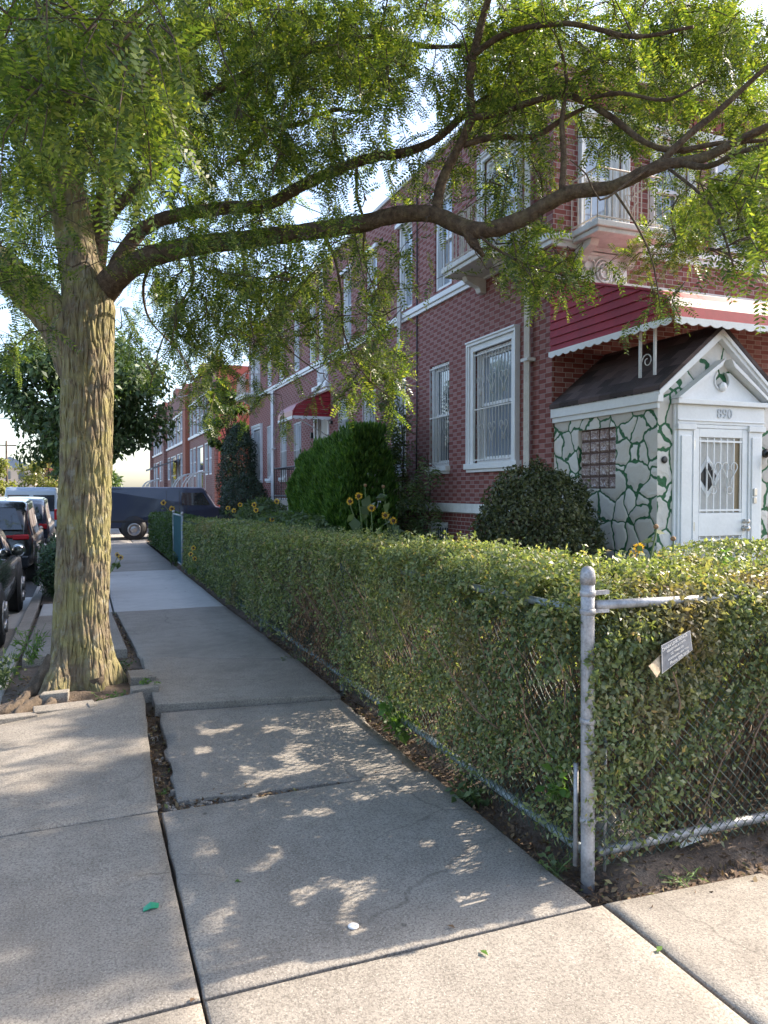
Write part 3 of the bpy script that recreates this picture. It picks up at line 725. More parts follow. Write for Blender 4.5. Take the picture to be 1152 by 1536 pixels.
pts = [(WX+.055, 6.36+.08*math.cos(t)*(1-t/11), 3.06+.08*math.sin(t)*(1-t/11)) for t in np.linspace(0, 8, 26)]; mb.tube(pts, .006, 5)
mb.build('bracket', OLDWHITE, aw)
prof = [(.0, 4.06), (.62, 3.80), (.80, 3.70), (.88, 3.58), (.90, 3.44)]
aw2 = awning(prof, side, 17.05, 18.45, REDAWN, [(17.05, -1)], 3.44, .13)
mb = MB(side); mb.box(17.03, 18.45, 4.06, 4.10, 0, .05); mb.tube([(17.1, 3.46, .87), (17.1, 3.0, .02)], .012, 5); mb.build('flashing', OLDWHITE, aw2)

# side door under the red awning
mb = MB(side); u0, u1, v0, v1 = door_h
mb.box(u0, u0+.12, v0, v1, -.14, -.02); mb.box(u1-.12, u1, v0, v1, -.14, -.02); mb.box(u0+.12, u1-.12, v1-.1, v1, -.14, -.02)
mb.box(u0-.08, u0, v0, v1+.08, -.01, .03); mb.box(u1, u1+.08, v0, v1+.08, -.01, .03); mb.box(u0, u1, v1, v1+.08, -.01, .03)
df = mb.build('door_frame', WHITE, house, bevel=.005)
mb = MB(side); mb.box(u0+.12, u1-.12, v0, v1-.1, -.13, -.09); mb.box(u0+.24, u1-.24, v0+.25, v0+.8, -.09, -.075); mb.box(u0+.24, u1-.24, v0+.95, v1-.3, -.09, -.08); mb.build('door', simple('storm_door', (.5, .5, .48), .5), df)
mb = MB(side); mb.box(16.86, 16.98, 3.28, 3.36, 0, .06); mb.box(18.42, 18.5, 3.05, 3.2, 0, .08); mb.build('wall_lamp', BLACKIRON, house, bevel=.01)
mb = MB(); mb.box(4.72, WX-.06, 16.95, 20.1, -.1, 1.5)
for k in range(5): mb.box(4.72, WX-.06, 20.1+.28*k+.001, 20.1+.28*(k+1), -.1, 1.5-.28*(k+1))
st = mb.build('stoop', CONCM, house, bevel=.015)
mb = MB()
for y in np.arange(18.0, 20.01, .2): mb.tube([(4.77, y, 1.5), (4.77, y, 2.32)], .009, 4, smooth=False)
for x in np.arange(4.77, 5.3, .2): mb.tube([(x, 20.05, 1.5), (x, 20.05, 2.32)], .009, 4, smooth=False)
for z in (1.6, 2.32): mb.tube([(4.77, 17.6, z), (4.77, 20.05, z), (5.3, 20.05, z)], .018, 4, smooth=False)
mb.build('railing', BLACKIRON, st)

# ---- the stone entrance porch
PX0, PX1, PY, PE, PA = 5.43, 6.95, 6.17, 2.74, 3.36
pc = (PX0+PX1)/2
pside = lambda u, v, w: (PX0-w, u, v)
holed = [(6.82, 7.50, 1.74, 2.42)]
porch = holed_wall('porch', pside, PY, WY-.004, -.2, PE, holed, STONE_S, house, .09)
mb = MB(); mb.add([(PX0, PY, -.2), (PX1, PY, -.2), (PX1, PY, PE), (pc, PY, PA), (PX0, PY, PE), (PX1, WY, -.2), (PX1, WY, PE)], [(0, 1, 2, 3, 4), (1, 5, 6, 2)]); mb.build('porch_front', STONE_F, porch, fixn=False)
mb = MB()
for sg, xe in ((-1, PX0-.07), (1, PX1+.07)):
    ze = PE+.03; zr = PA+.09
    vs = [(xe, PY-.10, ze), (pc, PY-.10, zr), (pc, WY-.004, zr), (xe, WY-.004, ze), (xe, PY-.10, ze-.05), (pc, PY-.10, zr-.05), (pc, WY-.004, zr-.05), (xe, WY-.004, ze-.05)]
    mb.add(vs, [(0, 1, 2, 3), (4, 7, 6, 5), (0, 4, 5, 1), (0, 3, 7, 4), (2, 6, 7, 3)], False)
mb.build('porch_roof', SHINGLE, porch)
mb = MB(); mb.box(PX0-.055, PX0+.02, PY-.06, WY-.006, PE-.13, PE-.022); mb.box(PX0-.03, PX0, PY-.03, WY-.006, PE-.19, PE-.13)
mb.mp = front
for sg, xe in ((-1, PX0-.06), (1, PX1+.06)):
    zr, ze = PA+.035, PE-.02
    q = [(xe, ze), (pc, zr), (pc, zr-.10), (xe, ze-.085)]
    mb.prism(q, WY-PY+.0, WY-PY+.075); q2 = [(xe, ze), (pc, zr), (pc, zr-.05), (xe, ze-.045)]; mb.prism(q2, WY-PY+.075, WY-PY+.095)
mb.build('rake_board', WHITE, porch, bevel=.004)
# glass block window
mb = MB(pside); u0, u1, v0, v1 = holed[0]; n, m = 4, 5
for i in range(n):
    for j in range(m):
        a = u0+(u1-u0)*i/n+.012; b = u0+(u1-u0)*(i+1)/n-.012; c = v0+(v1-v0)*j/m+.010; d = v0+(v1-v0)*(j+1)/m-.010
        mid = ((a+b)/2, (c+d)/2)
        ring = [(a, c), (b, c), (b, d), (a, d)]; vs = [(*q, -.05) for q in ring] + [(q[0]+(mid[0]-q[0])*.25, q[1]+(mid[1]-q[1])*.25, -.03) for q in ring] + [(mid[0], mid[1], -.045)]
        mb.add(vs, [(k, (k+1) % 4, 4+(k+1) % 4, 4+k) for k in range(4)]+[(4+k, 4+(k+1) % 4, 8) for k in range(4)], False)
tgb = NT('pink_glass_block'); pgb = tgb.pos()
tgb.set(Base_Color=tgb.ramp(tgb.noise(pgb, 16, 4, .6, 2.5), [(.3, (.20, .12, .11)), (.5, (.34, .25, .235)), (.66, (.62, .55, .53))]), Roughness=.12); tgb.bump(tgb.noise(pgb, 20, 3, .5, 2), .8, .02)
mb.build('glass_block_window', tgb.m, porch, fixn=False)
mb = MB(pside); mb.box(u0, u1, v0, v1, -.085, -.055); mb.build('glass_block_mortar', simple('pink_mortar', (.12, .07, .06), .8), porch)

pf = lambda u, v, w: (u, PY-w, v)
mb = MB(pf)
dx0, dx1, dz0, dz1 = 5.86, 6.60, .36, 2.36
for a, b in ((5.655, 5.845), (6.615, 6.80)):
    mb.box(a, b, .1, 2.34, .0, .05); mb.box(a+.03, b-.03, .3, 2.28, .05, .065); mb.box(a-.025, b+.025, 2.34, 2.40, 0, .075)
mb.box(5.62, 5.655, .1, 2.62, 0, .03)
mb.box(5.845, 6.615, 2.362, 2.40, 0, .05); mb.box(5.845, 5.858, .3, 2.36, 0, .06); mb.box(6.602, 6.615, .3, 2.36, 0, .06)
mb.box(5.64, 6.82, 2.402, 2.60, .0, .055); mb.box(5.60, 6.86, 2.60, 2.65, 0, .11); mb.box(5.64, 6.82, 2.43, 2.445, .055, .07)
frm = mb.build('entry_surround', WHITE, house, bevel=.005)
mb = MB(pf); cu = 6.235
# tympanum with a round notch at the crown, raking cornices left open at the top
arc = [(cu+.098*math.cos(t), 2.865+.098*math.sin(t)) for t in np.linspace(math.radians(-232), math.radians(52), 22)]
arc = arc[::-1]
poly = [(5.66, 2.652), (6.80, 2.652)] + [(cu+.115, 2.955)] + arc + [(cu-.115, 2.955)]
mb.prism(poly, .002, .035)
for q in ([(5.59, 2.652), (5.64, 2.652), (cu-.07, 3.005), (cu-.03, 3.085)], [(6.88, 2.652), (6.83, 2.652), (cu+.09, 3.005), (cu+.05, 3.085)]): mb.prism(q, .002, .12)
mb.lathe([(.0, -.002), (.045, 0), (.05, .03), (.02, .045), (0, .05)], (cu, 2.80, .035), 'z', 12)
mb.tube([(cu+.10*math.cos(t), 2.865+.10*math.sin(t), .04) for t in np.linspace(math.radians(-232), math.radians(52), 22)], .012, 6)
mb.build('pediment', WHITE, frm, bevel=.003)
# raised house number
def text_obj(name, body, size, M, mat, parent, extrude=.004):
    cu_ = bpy.data.curves.new(name, 'FONT'); cu_.body = body; cu_.size = size; cu_.extrude = extrude; cu_.align_x = 'CENTER'; cu_.align_y = 'CENTER'
    tmp = bpy.data.objects.new(name, cu_); COL.objects.link(tmp); bpy.context.view_layer.update()
    me = bpy.data.meshes.new_from_object(tmp.evaluated_get(bpy.context.evaluated_depsgraph_get())); bpy.data.objects.remove(tmp); bpy.data.curves.remove(cu_)
    me.materials.clear(); me.materials.append(mat); o = bpy.data.objects.new(name, me); COL.objects.link(o); o.parent = parent
    o.matrix_parent_inverse = world_of(parent).inverted(); o.matrix_basis = M; return o
text_obj('house_number', '890', .14, Matrix.Translation((6.26, PY-.060, 2.515)) @ Matrix.Rotation(math.pi/2, 4, 'X'), simple('number_paint', (.56, .59, .63), .5), frm, .005)
# the door
mb = MB(pf); gz = [(1.48, 2.27), (.50, 1.24)]
mb.box(dx0, dx0+.075, dz0, dz1, .0, .045); mb.box(dx1-.075, dx1, dz0, dz1, 0, .045); mb.box(dx0+.075, dx1-.075, 2.27, dz1, 0, .045); mb.box(dx0+.075, dx1-.075, 1.24, 1.48, 0, .045); mb.box(dx0+.075, dx1-.075, dz0, .50, 0, .045)
door = mb.build('entry_door', WHITE, house, bevel=.004)
mb = MB(pf); mb.box(dx0+.075, dx1-.075, 1.48, 2.27, .002, .012); mb.box(dx0+.075, dx1-.075, .5, 1.24, .002, .012); mb.build('inner_door', simple('off_white_inner_door', (.50, .49, .47), .5), door)
mb = MB(pf); mb.box(dx1-.165, dx1-.09, 1.49, 2.26, .012, .018); mb.build('side_light', simple('tan_curtain', (.30, .22, .13), .7), door)
mb = MB(pf); c = (6.08, 1.86)
for r, w, k in ((.175, .014, 0), (.12, .020, 1)):
    mb.cur = k; mb.prism([(c[0]-r, c[1]), (c[0], c[1]-r*1.25), (c[0]+r, c[1]), (c[0], c[1]+r*1.25)], .012, w+.003)
mb.build('diamond_window', [WHITE, BLACKIRON], door)
mb = MB(pf)
for z0, z1 in gz:
    for k in range(7):
        u = dx0+.095+(dx1-dx0-.19)*k/6; mb.box(u-.006, u+.006, z0+.005, z1-.005, .03, .042)
    mb.box(dx0+.08, dx1-.08, z1-.05, z1-.03, .028, .044); mb.box(dx0+.08, dx1-.08, z0+.02, z0+.04, .028, .044)
for u in (6.13, 6.35): add_scroll(mb, u, 1.86, .20, .047, .006)
for u in (6.13, 6.35): mb.tube([(u+.04*math.cos(t), 1.72+.04*math.sin(t), .047) for t in np.linspace(0, 6.28, 14)], .005, 5)
mb.build('door_grille', WHITE, door)
for z, r in ((1.39, .026), (1.315, .032)):
    mb = MB(pf); mb.lathe([(r, 0), (r, .012), (r*.4, .02), (r*.4, .035), (r*.85, .045), (r*.9, .065), (r*.4, .075)], (6.555, z, .045), 'z', 14); mb.build('door_knob' if r > .03 else 'door_lock', STEEL, door)
mb = MB(pf)
for z in (.6, 1.3, 2.15): mb.box(dx0-.012, dx0+.012, z, z+.09, .045, .058)
mb.build('hinge', STEEL, door)
mb = MB(pf); mb.box(6.66, 6.70, 1.66, 1.74, .065, .085); mb.box(6.66, 6.70, 1.58, 1.645, .065, .08); mb.build('doorbell', STEEL, frm, bevel=.004)
mb = MB(pf); mb.lathe([(.02, 0), (.045, .01), (.05, .03), (.03, .05)], (6.88, 2.12, 0), 'z', 12); mb.tube([(6.88, 2.12, .04), (6.87, 2.11, .10), (6.86, 2.05, .13)], .022, 8); mb.lathe([(.03, -.10), (.045, -.06), (.035, .02), (.01, .03)], (6.85, 2.08, .14), 'y', 10); mb.build('porch_lamp', BLACKIRON, porch)
mb = MB(pf); mb.lathe([(.034, .0), (.038, .012), (.025, .02), (.01, .02)], (5.515, 2.03, 0), 'z', 14); mb.build('vent_hole', BLACKIRON, porch)
mb = MB(); mb.box(5.60, 7.0, 5.55, PY-.002, -.1, .34); mb.box(5.5, 7.1, 5.2, 5.549, -.1, .18); mb.build('porch_step', CONCM, porch, bevel=.01)
# ------------------------------------------------------------------ the row beyond the driveway
ROWX = 5.4
def row_house(label, y0, y1, top, mat, end=None, canopy=None, pil=True, wins=6, stoop=True, cren=True):
    mp = lambda u, v, w: (ROWX-w, u, v)
    h = thing('row_house', label, 'house', (9, (y0+y1)/2, 0), 'brick row houses past the driveway')
    ww = (y1-y0-2.4)/wins
    hol = [(y0+1.5+k*ww+.12, y0+1.5+(k+1)*ww-.12, 4.62, 6.25) for k in range(wins)]
    hol2 = [(y0+1.5+k*ww+.12, y0+1.5+(k+1)*ww-.12, 2.5, 4.02) for k in range(wins) if k not in (2, 3)] + [(y0+1.5+2*ww+.3, y0+1.5+4*ww-.3, 1.5, 4.0)]
    holed_wall('wall', mp, y0, y1, -.1, top, hol+hol2, mat, h)
    mb = MB(); mb.add([(ROWX, y0, -.1), (16, y0, -.1), (16, y0, top), (ROWX, y0, top), (16, y1, -.1), (16, y1, top), (ROWX, y1, -.1), (ROWX, y1, top)], [(0, 1, 2, 3), (1, 4, 5, 2), (4, 6, 7, 5)], False); mb.build('end_wall', end or mat, h, fixn=False)
    mb = MB(); mb.box(ROWX+.2, 15.9, y0+.1, y1-.1, top-.4, top-.3); mb.build('roof', GREYROOF, h)
    mb = MB(mp)
    if cren:
        n = int((y1-y0)/1.1)
        for k in range(n):
            if k % 2 == 0: mb.box(y0+.2+k*1.1, y0+.2+k*1.1+.8, top+.12, top+.40, -.25, .02)
        mb.box(y0, y1, top+.002, top+.121, -.25, .019)
        mb.box((y0+y1)/2-.8, (y0+y1)/2+.8, top+.10, top+.75, -.25, .02)
    else: mb.box(y0, y1, top+.002, top+.25, -.25, .05)
    mb.build('parapet', mat, h)
    if pil:
        mb = MB(mp); mb.box(y1-.95, y1-.05, -.1, top+.15, .002, .22); mb.build('pilaster', BRICK_O if pil == 2 else mat, h)
        mb = MB(mp); mb.box(y0+.05, y0+.8, -.1, top+.4, .002, .16); mb.build('pilaster', mat, h)
    mb = MB(mp); mb.box(y0+1.2, y1-1.1, 4.48, 4.61, 0, .10); mb.box(y0+1.2, y1-1.1, 6.26, 6.36, 0, .06); mb.build('window_ledge', WHITE, h)
    for i, q in enumerate(hol+hol2):
        mb = MB(mp); f = .07; u0, u1, v0, v1 = q
        mb.box(u0, u0+f, v0, v1, -.1, -.02); mb.box(u1-f, u1, v0, v1, -.1, -.02); mb.box(u0+f, u1-f, v1-f, v1, -.1, -.02); mb.box(u0+f, u1-f, v0, v0+f, -.1, -.02); mb.box(u0+f, u1-f, (v0+v1)/2-.03, (v0+v1)/2+.03, -.1, -.05)
        isd = i == len(hol+hol2)-1
        w = mb.build('door' if isd else 'window', WHITE, h)
        mb = MB(mp); mb.box(u0+f, u1-f, v0+f, (v0+v1)/2-.03, -.12, -.09); mb.box(u0+f, u1-f, (v0+v1)/2+.03, v1-f, -.1, -.085); mb.build('pane', PANE if (i*7) % 3 else PANEBR, w)
    if canopy:
        mb = MB(); a, b, zc = canopy; mb.add([(ROWX, a, zc+.55), (ROWX, b, zc+.55), (ROWX-1.6, b, zc), (ROWX-1.6, a, zc), (ROWX, a, zc+.5), (ROWX, b, zc+.5), (ROWX-1.6, b, zc-.12), (ROWX-1.6, a, zc-.12)], [(0, 1, 2, 3), (7, 6, 5, 4), (3, 2, 6, 7), (0, 3, 7, 4), (1, 5, 6, 2)], False); mb.build('canopy', GREYROOF, h)
    if stoop:
        for yc in (y0+1.7, y0+5.6):
            mb = MB()
            for k in range(5): mb.box(ROWX-.6-.28*k, ROWX-.01, yc+.05, yc+1.15, -.1+.0, 1.5-.26*k)
            so = mb.build('stoop', CONCM, h)
            for dx in (0, 1.2):
                mb = MB(); pts = [(ROWX-.1, yc+dx, 2.6), (ROWX-.5, yc+dx, 2.6), (ROWX-.9, yc+dx, 2.4), (ROWX-1.2, yc+dx, 1.9), (ROWX-1.3, yc+dx, 1.0)]
                cc, _ = catmull(pts, .1); mb.tube(cc, .03, 6)
                for k in range(2, len(cc), 2): mb.box(cc[k].x-.012, cc[k].x+.012, cc[k].y-.012, cc[k].y+.012, .1, cc[k].z)
                mb.build('stair_railing', OLDWHITE, so)
    return h
row_house('brick row house with a red stuccoed end wall facing the driveway and white stair railings', 32.9, 43.3, 7.15, BRICK_R, end=CLAYSTUCCO, pil=2)
row_house('brick row house second from the driveway, with a grey sheet canopy over its door', 43.4, 55.0, 7.35, BRICK_R, pil=True, canopy=(46.5, 51.5, 3.15), stoop=False, wins=5)
row_house('far brick row house beyond the one with the grey canopy, mostly behind dark leaves', 55.1, 66, 7.6, BRICK_R, pil=True, wins=5)

# ------------------------------------------------------------------ vehicles
TYRE = simple('tyre_rubber', (.02, .02, .021), .85)
RIMM = simple('alloy_rim', (.42, .42, .43), .35, metal=.8)
def paint(name, col, rough=.25):
    m = simple(name, col, rough, metal=.25, var=.05, scale=2); b = m.node_tree.nodes['Principled BSDF']; b.inputs['Coat Weight'].default_value = .8; b.inputs['Coat Roughness'].default_value = .05; return m
LAMPRED = simple('red_tail_lens', (.30, .01, .015), .15); LAMPCL = simple('clear_lamp', (.6, .62, .62), .1); PLASTIC = simple('black_plastic', (.018, .018, .02), .6)
def wheel(parent, x, y, z, r, w, sx):
    mb = MB(); mb.lathe([(r*.62, -w/2), (r*.93, -w/2), (r, -w*.3), (r, w*.3), (r*.93, w/2), (r*.62, w/2)], (x, y, z), 'x', 28); wh = mb.build('wheel', TYRE, parent)
    mb = MB(); e = x+sx*(w*.5+.0015); mb.lathe([(r*.62, -.01), (r*.58, .012), (r*.5, .0), (r*.2, .006), (r*.16, .022), (.0, .024)], (e, y, z), 'x', 24) if sx > 0 else mb.lathe([(.0, -.024), (r*.16, -.022), (r*.2, -.006), (r*.5, .0), (r*.58, -.012), (r*.62, .01)], (e, y, z), 'x', 24)
    for k in range(5):
        a = k*math.tau/5; mb.tube([(e+sx*.016, y+math.cos(a)*r*.15, z+math.sin(a)*r*.15), (e+sx*.014, y+math.cos(a)*r*.56, z+math.sin(a)*r*.56)], [.035, .022], 6)
    mb.build('rim', RIMM, wh)
def car(name, label, cat, yr, L, W, Hh, prof, xr, col, belt=.92, green=None, z0=-.14, rear_lamp=True, windows=(), group=None, tumble=.14, wheelr=.34, wb=None):
    """car pointing along +Y; prof: list of (y fraction, roof height) giving the upper outline; xr: right side x; yr: rear y"""
    cx = xr-W/2; t = thing(name, label, cat, (cx, yr+L/2, z0), group)
    st = []; n = 40
    def top(f):
        for a, b in zip(prof, prof[1:]):
            if a[0] <= f <= b[0]:
                q = (f-a[0])/(b[0]-a[0]); q = q*q*(3-2*q)*.5+q*.5; return a[1]+(b[1]-a[1])*q
        return prof[-1][1]
    mb = MB(); rings = []
    for i in range(n+1):
        f = i/n; y = yr+L*f; zt = top(f); e = min(f, 1-f)
        wq = W/2*(1-.10*max(0, (.06-e)/.06)**1.5)
        zb = .26+.10*max(0, (.08-e)/.08); bl = min(belt, zt-.02)
        up = max(0, zt-bl); wt = wq-tumble*min(1, up/.45)-.02
        ring = [(wq*.90, zb), (wq*.985, zb+.12), (wq, .62), (wq*.985, bl-.03), (wq*.965, bl), (wt+(wq*.965-wt)*.5, bl+up*.5), (wt+.03, zt-.06 if up > .1 else zt-.01), (wt-.06, zt-.012), (wt*.5, zt+.006), (0, zt+.01)]
        rings.append([(cx+sx*a, y, z0+b) for sx, rr in ((1, ring), (-1, ring[::-1][1:])) for a, b in rr])
    m = len(rings[0]); vs = [p for r in rings for p in r]
    fs = [(i*m+k, i*m+k+1, (i+1)*m+k+1, (i+1)*m+k) for i in range(n) for k in range(m-1)]
    fs += [(i*m, (i+1)*m, (i+1)*m+m-1, i*m+m-1) for i in range(n)] + [list(range(m)), list(range(n*m+m-1, n*m-1, -1))]
    mb.add(vs, fs, True); body = mb.build('body', col, t)
    # side glass: panels lying 4 mm proud of the tumblehome
    for sx in (1, -1):
        for (f0, f1) in windows:
            mb = MB(); q = []; kk = 8
            for k in range(kk+1):
                f = f0+(f1-f0)*k/kk; y = yr+L*f; zt = top(f); up = zt-belt; wt = W/2-tumble*min(1, up/.45)-.02
                lo = (W/2*.965+.004, belt+.03); hi = (wt+(W/2*.965-wt)*.16+.012, belt+max(.04, up-.11)); mdp = (wt+(W/2*.965-wt)*.5+.006, belt+up*.5)
                q += [(cx+sx*lo[0], y, z0+lo[1]), (cx+sx*mdp[0], y, z0+mdp[1]), (cx+sx*hi[0], y, z0+hi[1])]
            mb.add(q, [(3*k+j, 3*k+3+j, 3*k+4+j, 3*k+1+j) for k in range(kk) for j in (0, 1)], True); mb.build('window', CARGLASS, t, fixn=False)
    for fw in (wb or (.17, .80)):
        for sx in (1, -1):
            mb = MB(); y = yr+L*fw; mb.lathe([(wheelr*1.18, -.008), (wheelr*1.18, .008)], (cx+sx*(W/2-.002), y, z0+wheelr+.02), 'x', 28); mb.build('wheel_arch', PLASTIC, t)
            wheel(t, cx+sx*(W/2-.07), y, z0+wheelr, wheelr, .215, sx)
    return t, top, cx
dark = paint('grey_green_paint', (.040, .048, .046)); blk = paint('near_black_paint', (.014, .016, .020)); navy = paint('dark_blue_paint', (.016, .024, .045)); silver = paint('silver_blue_paint', (.30, .36, .44), .35)
suv = [(0, .72), (.012, 1.02), (.05, 1.5), (.14, 1.66), (.45, 1.70), (.58, 1.60), (.70, 1.08), (.95, .92), (1, .62)]
sed = [(0, .70), (.02, .98), (.12, 1.02), (.26, 1.40), (.45, 1.45), (.56, 1.36), (.70, .98), (.95, .82), (1, .6)]
t, top, cx = car('parked_car', 'grey green parked car at the left edge showing only its front fender and mirror', 'car', 9.3, 4.6, 1.84, 1.7, sed, -.93, dark, windows=((.20, .40), (.415, .60)), group='cars parked along the kerb')
for sx in (1, -1):
    mb = MB(); y = 9.3+4.6*.60; x = cx+sx*.98; mb.lathe([(.02, -.05), (.085, -.03), (.095, .03), (.06, .09), (.02, .11)], (x, y, .86), 'y', 14); mb.tube([(cx+sx*.86, y+.02, .80), (x, y+.03, .83)], .022, 6); mr = mb.build('wing_mirror', dark, t)
    mb = MB(); mb.lathe([(.084, -.034), (.0, -.036)], (x, y, .86), 'y', 14); mb.build('mirror_glass', simple('mirror', (.75, .8, .82), .03, metal=1, var=.02), mr)
    mb = MB(); mb.box(cx+sx*.905-.02, cx+sx*.905+.02, 12.05, 12.2, .60, .63); mb.build('door_handle', STEEL, t, bevel=.006)
    mb = MB(); mb.box(cx+sx*.62-.16, cx+sx*.62+.16, 13.78, 13.87, .46, .60); mb.build('headlight', LAMPCL, t, bevel=.02)
def rear(t, cx, yr, W, glass, lamp, plate, trim=True, barred=True):
    mb = MB(); z0 = -.14; a, b = glass
    f = lambda z: yr + (z-1.02)*.42 if z > 1.02 else yr
    mb.add([(cx-W*.40, f(a)-.012, z0+a), (cx+W*.40, f(a)-.012, z0+a), (cx+W*.33, f(b)-.012, z0+b), (cx-W*.33, f(b)-.012, z0+b)], [(0, 1, 2, 3)], False); mb.build('rear_window', CARGLASS, t, fixn=False)
    for sx in (-1, 1):
        mb = MB(); x = cx+sx*W*.385; mb.box(x-.15, x+.15, yr-.025, yr+.10, z0+lamp[0], z0+lamp[1]); mb.build('tail_lamp', LAMPRED, t, bevel=.02)
    if barred: mb = MB(); mb.box(cx-W*.31, cx+W*.31, yr-.018, yr+.02, z0+lamp[1]-.06, z0+lamp[1]-.01); mb.build('light_bar', LAMPRED, t, bevel=.01)
    mb = MB(); mb.box(cx-.16, cx+.16, yr-.025, yr+.02, z0+plate, z0+plate+.11); mb.build('licence_plate', simple('plate', (.55, .55, .38), .5, var=.25, scale=30), t)
    mb = MB(); mb.box(cx-W*.46, cx+W*.46, yr-.06, yr+.12, z0+.36, z0+.58); mb.build('bumper', PLASTIC if not barred else blk, t, bevel=.03)
t, top, cx = car('parked_car', 'black parked sport utility vehicle showing a red tail lamp bar and rear window', 'car', 16.6, 4.8, 1.93, 1.7, suv, -.93, blk, windows=((.10, .30), (.32, .46), (.48, .62)), group='cars parked along the kerb', wheelr=.37)
rear(t, cx, 16.6, 1.93, (1.10, 1.52), (.90, 1.0), .72)
t, top, cx = car('parked_car', 'dark blue parked car just ahead of the black one with red lamp bar', 'car', 22.6, 4.6, 1.85, 1.6, suv, -.86, navy, windows=((.10, .30), (.32, .46), (.48, .62)), group='cars parked along the kerb')
rear(t, cx, 22.6, 1.85, (1.10, 1.5), (.84, .98), .7, barred=False)
def boxvan(name, label, col, c, L, W, Hh, hood, ang, glass_rear=False, side_glass=False):
    """van built nose to +x, then turned by ang"""
    t = thing(name, label, 'van', c); M = Matrix.Translation(c) @ Matrix.Rotation(ang, 4, 'Z')
    mp = lambda x, y, z: tuple(M @ Vector((x, y, z)))
    prof = [(-L/2+.05, .42), (-L/2, .6), (-L/2, 1.0), (-L/2+.05, Hh-.10), (-L/2+.16, Hh), (L/2-hood-.52, Hh), (L/2-hood-.40, Hh-.05), (L/2-hood, 1.18), (L/2-.12, .98), (L/2, .82), (L/2, .5), (L/2-.1, .40)]
    mb = MB(mp); rings = []
    n = len(prof); hw = lambda z: W/2-(0 if z < 1.1 else .13*(z-1.1)/(Hh-1.1))
    vs = [(x, -hw(z), z) for x, z in prof]+[(x, hw(z), z) for x, z in prof]
    mb.add(vs, [list(range(n)), list(range(2*n-1, n-1, -1))]+[(i, (i+1) % n, n+(i+1) % n, n+i) for i in range(n)], False)
    mb.build('body', col, t, bevel=.05)
    for sy in (-1, 1):
        mb = MB(mp); o = .008
        def q(x, z): return (x, sy*(hw(z)+o), z)
        x1 = L/2-hood-.10; mb.add([q(x1-1.15, 1.22), q(x1-.12, 1.22), q(x1-.38, Hh-.2), q(x1-1.15, Hh-.2)], [(0, 1, 2, 3)], False)
        if side_glass:
            for a, b in ((-L/2+.35, -.75), (-.6, .55)): mb.add([q(a, 1.25), q(b, 1.25), q(b, Hh-.22), q(a, Hh-.22)], [(0, 1, 2, 3)], False)
        mb.build('window', CARGLASS, t, fixn=False)
        mb = MB(mp)
        for x in (-.35, .35, x1-1.22):
            for z0, z1 in ((.5, 1.1), (1.1, Hh-.12)): mb.add([(x-.008, sy*(hw(z0)+.004), z0), (x+.008, sy*(hw(z0)+.004), z0), (x+.008, sy*(hw(z1)+.004), z1), (x-.008, sy*(hw(z1)+.004), z1)], [(0, 1, 2, 3)], False)
        mb.build('door_seam', PLASTIC, t, fixn=False)
        mb = MB(mp); mb.box(-L/2+.3, L/2-.9, sy*(W/2)-.012, sy*(W/2)+.016, .62, .70); mb.build('side_trim', PLASTIC, t, bevel=.005)
        for x in (-L/2+1.2, L/2-.95):
            mb = MB(mp); r = .37; yy = sy*(W/2-.085)
            mb.lathe([(r*.62, -.12), (r*.94, -.12), (r, -.07), (r, .07), (r*.94, .12), (r*.62, .12)], (x, yy, r), 'y', 26); wh = mb.build('wheel', TYRE, t)
            mb = MB(mp); e = yy+sy*.1215; pr = [(r*.62, -.0), (r*.58, .012), (r*.42, -.012), (r*.22, .02), (.0, .03)]; mb.lathe([(a, b*sy) for a, b in pr], (x, e, r), 'y', 22); mb.build('rim', RIMM, wh)
            mb = MB(mp); mb.lathe([(r*1.2, -.008), (r*1.2, .008)], (x, sy*(W/2), r+.04), 'y', 26); mb.build('wheel_arch', PLASTIC, t)
        mb = MB(mp); mb.box(L/2-.10, L/2+.012, sy*.72-.14, sy*.72+.14, .68, .88); mb.build('headlight', LAMPCL, t, bevel=.02)
        mb = MB(mp); mb.box(-L/2-.012, -L/2+.1, sy*(W/2-.14)-.07, sy*(W/2-.14)+.07, .8, 1.2); mb.build('tail_lamp', LAMPRED, t, bevel=.02)
    mb = MB(mp); a, b = L/2-hood-.02, L/2-hood-.375; mb.add([(a+.012, -.82, 1.22), (a+.012, .82, 1.22), (b+.012, .74, Hh-.1), (b+.012, -.74, Hh-.1)], [(0, 1, 2, 3)], False); mb.build('windscreen', CARGLASS, t, fixn=False)
    mb = MB(mp); mb.box(L/2-.06, L/2+.05, -W/2+.04, W/2-.04, .38, .56); mb.box(-L/2-.08, -L/2+.04, -W/2+.04, W/2-.04, .40, .56); mb.build('bumper', PLASTIC, t, bevel=.03)
    if glass_rear:
        mb = MB(mp)
        for sy in (-1, 1): mb.box(-L/2-.012, -L/2+.02, sy*.43-.36, sy*.43+.36, 1.12, Hh-.28)
        mb.build('rear_window', CARGLASS, t, bevel=.02)
    return t
boxvan('cargo_van', 'dark blue windowless cargo van parked across the sidewalk in the driveway', paint('van_blue_paint', (.020, .029, .062), .35), (3.15, 29.35, 0), 5.35, 2.0, 1.88, 1.25, 0)
boxvan('passenger_van', 'pale blue grey van with two rear windows parked down the street', silver, (-1.78, 33.5, -.14), 5.2, 1.95, 2.02, .9, math.pi/2, True, True)
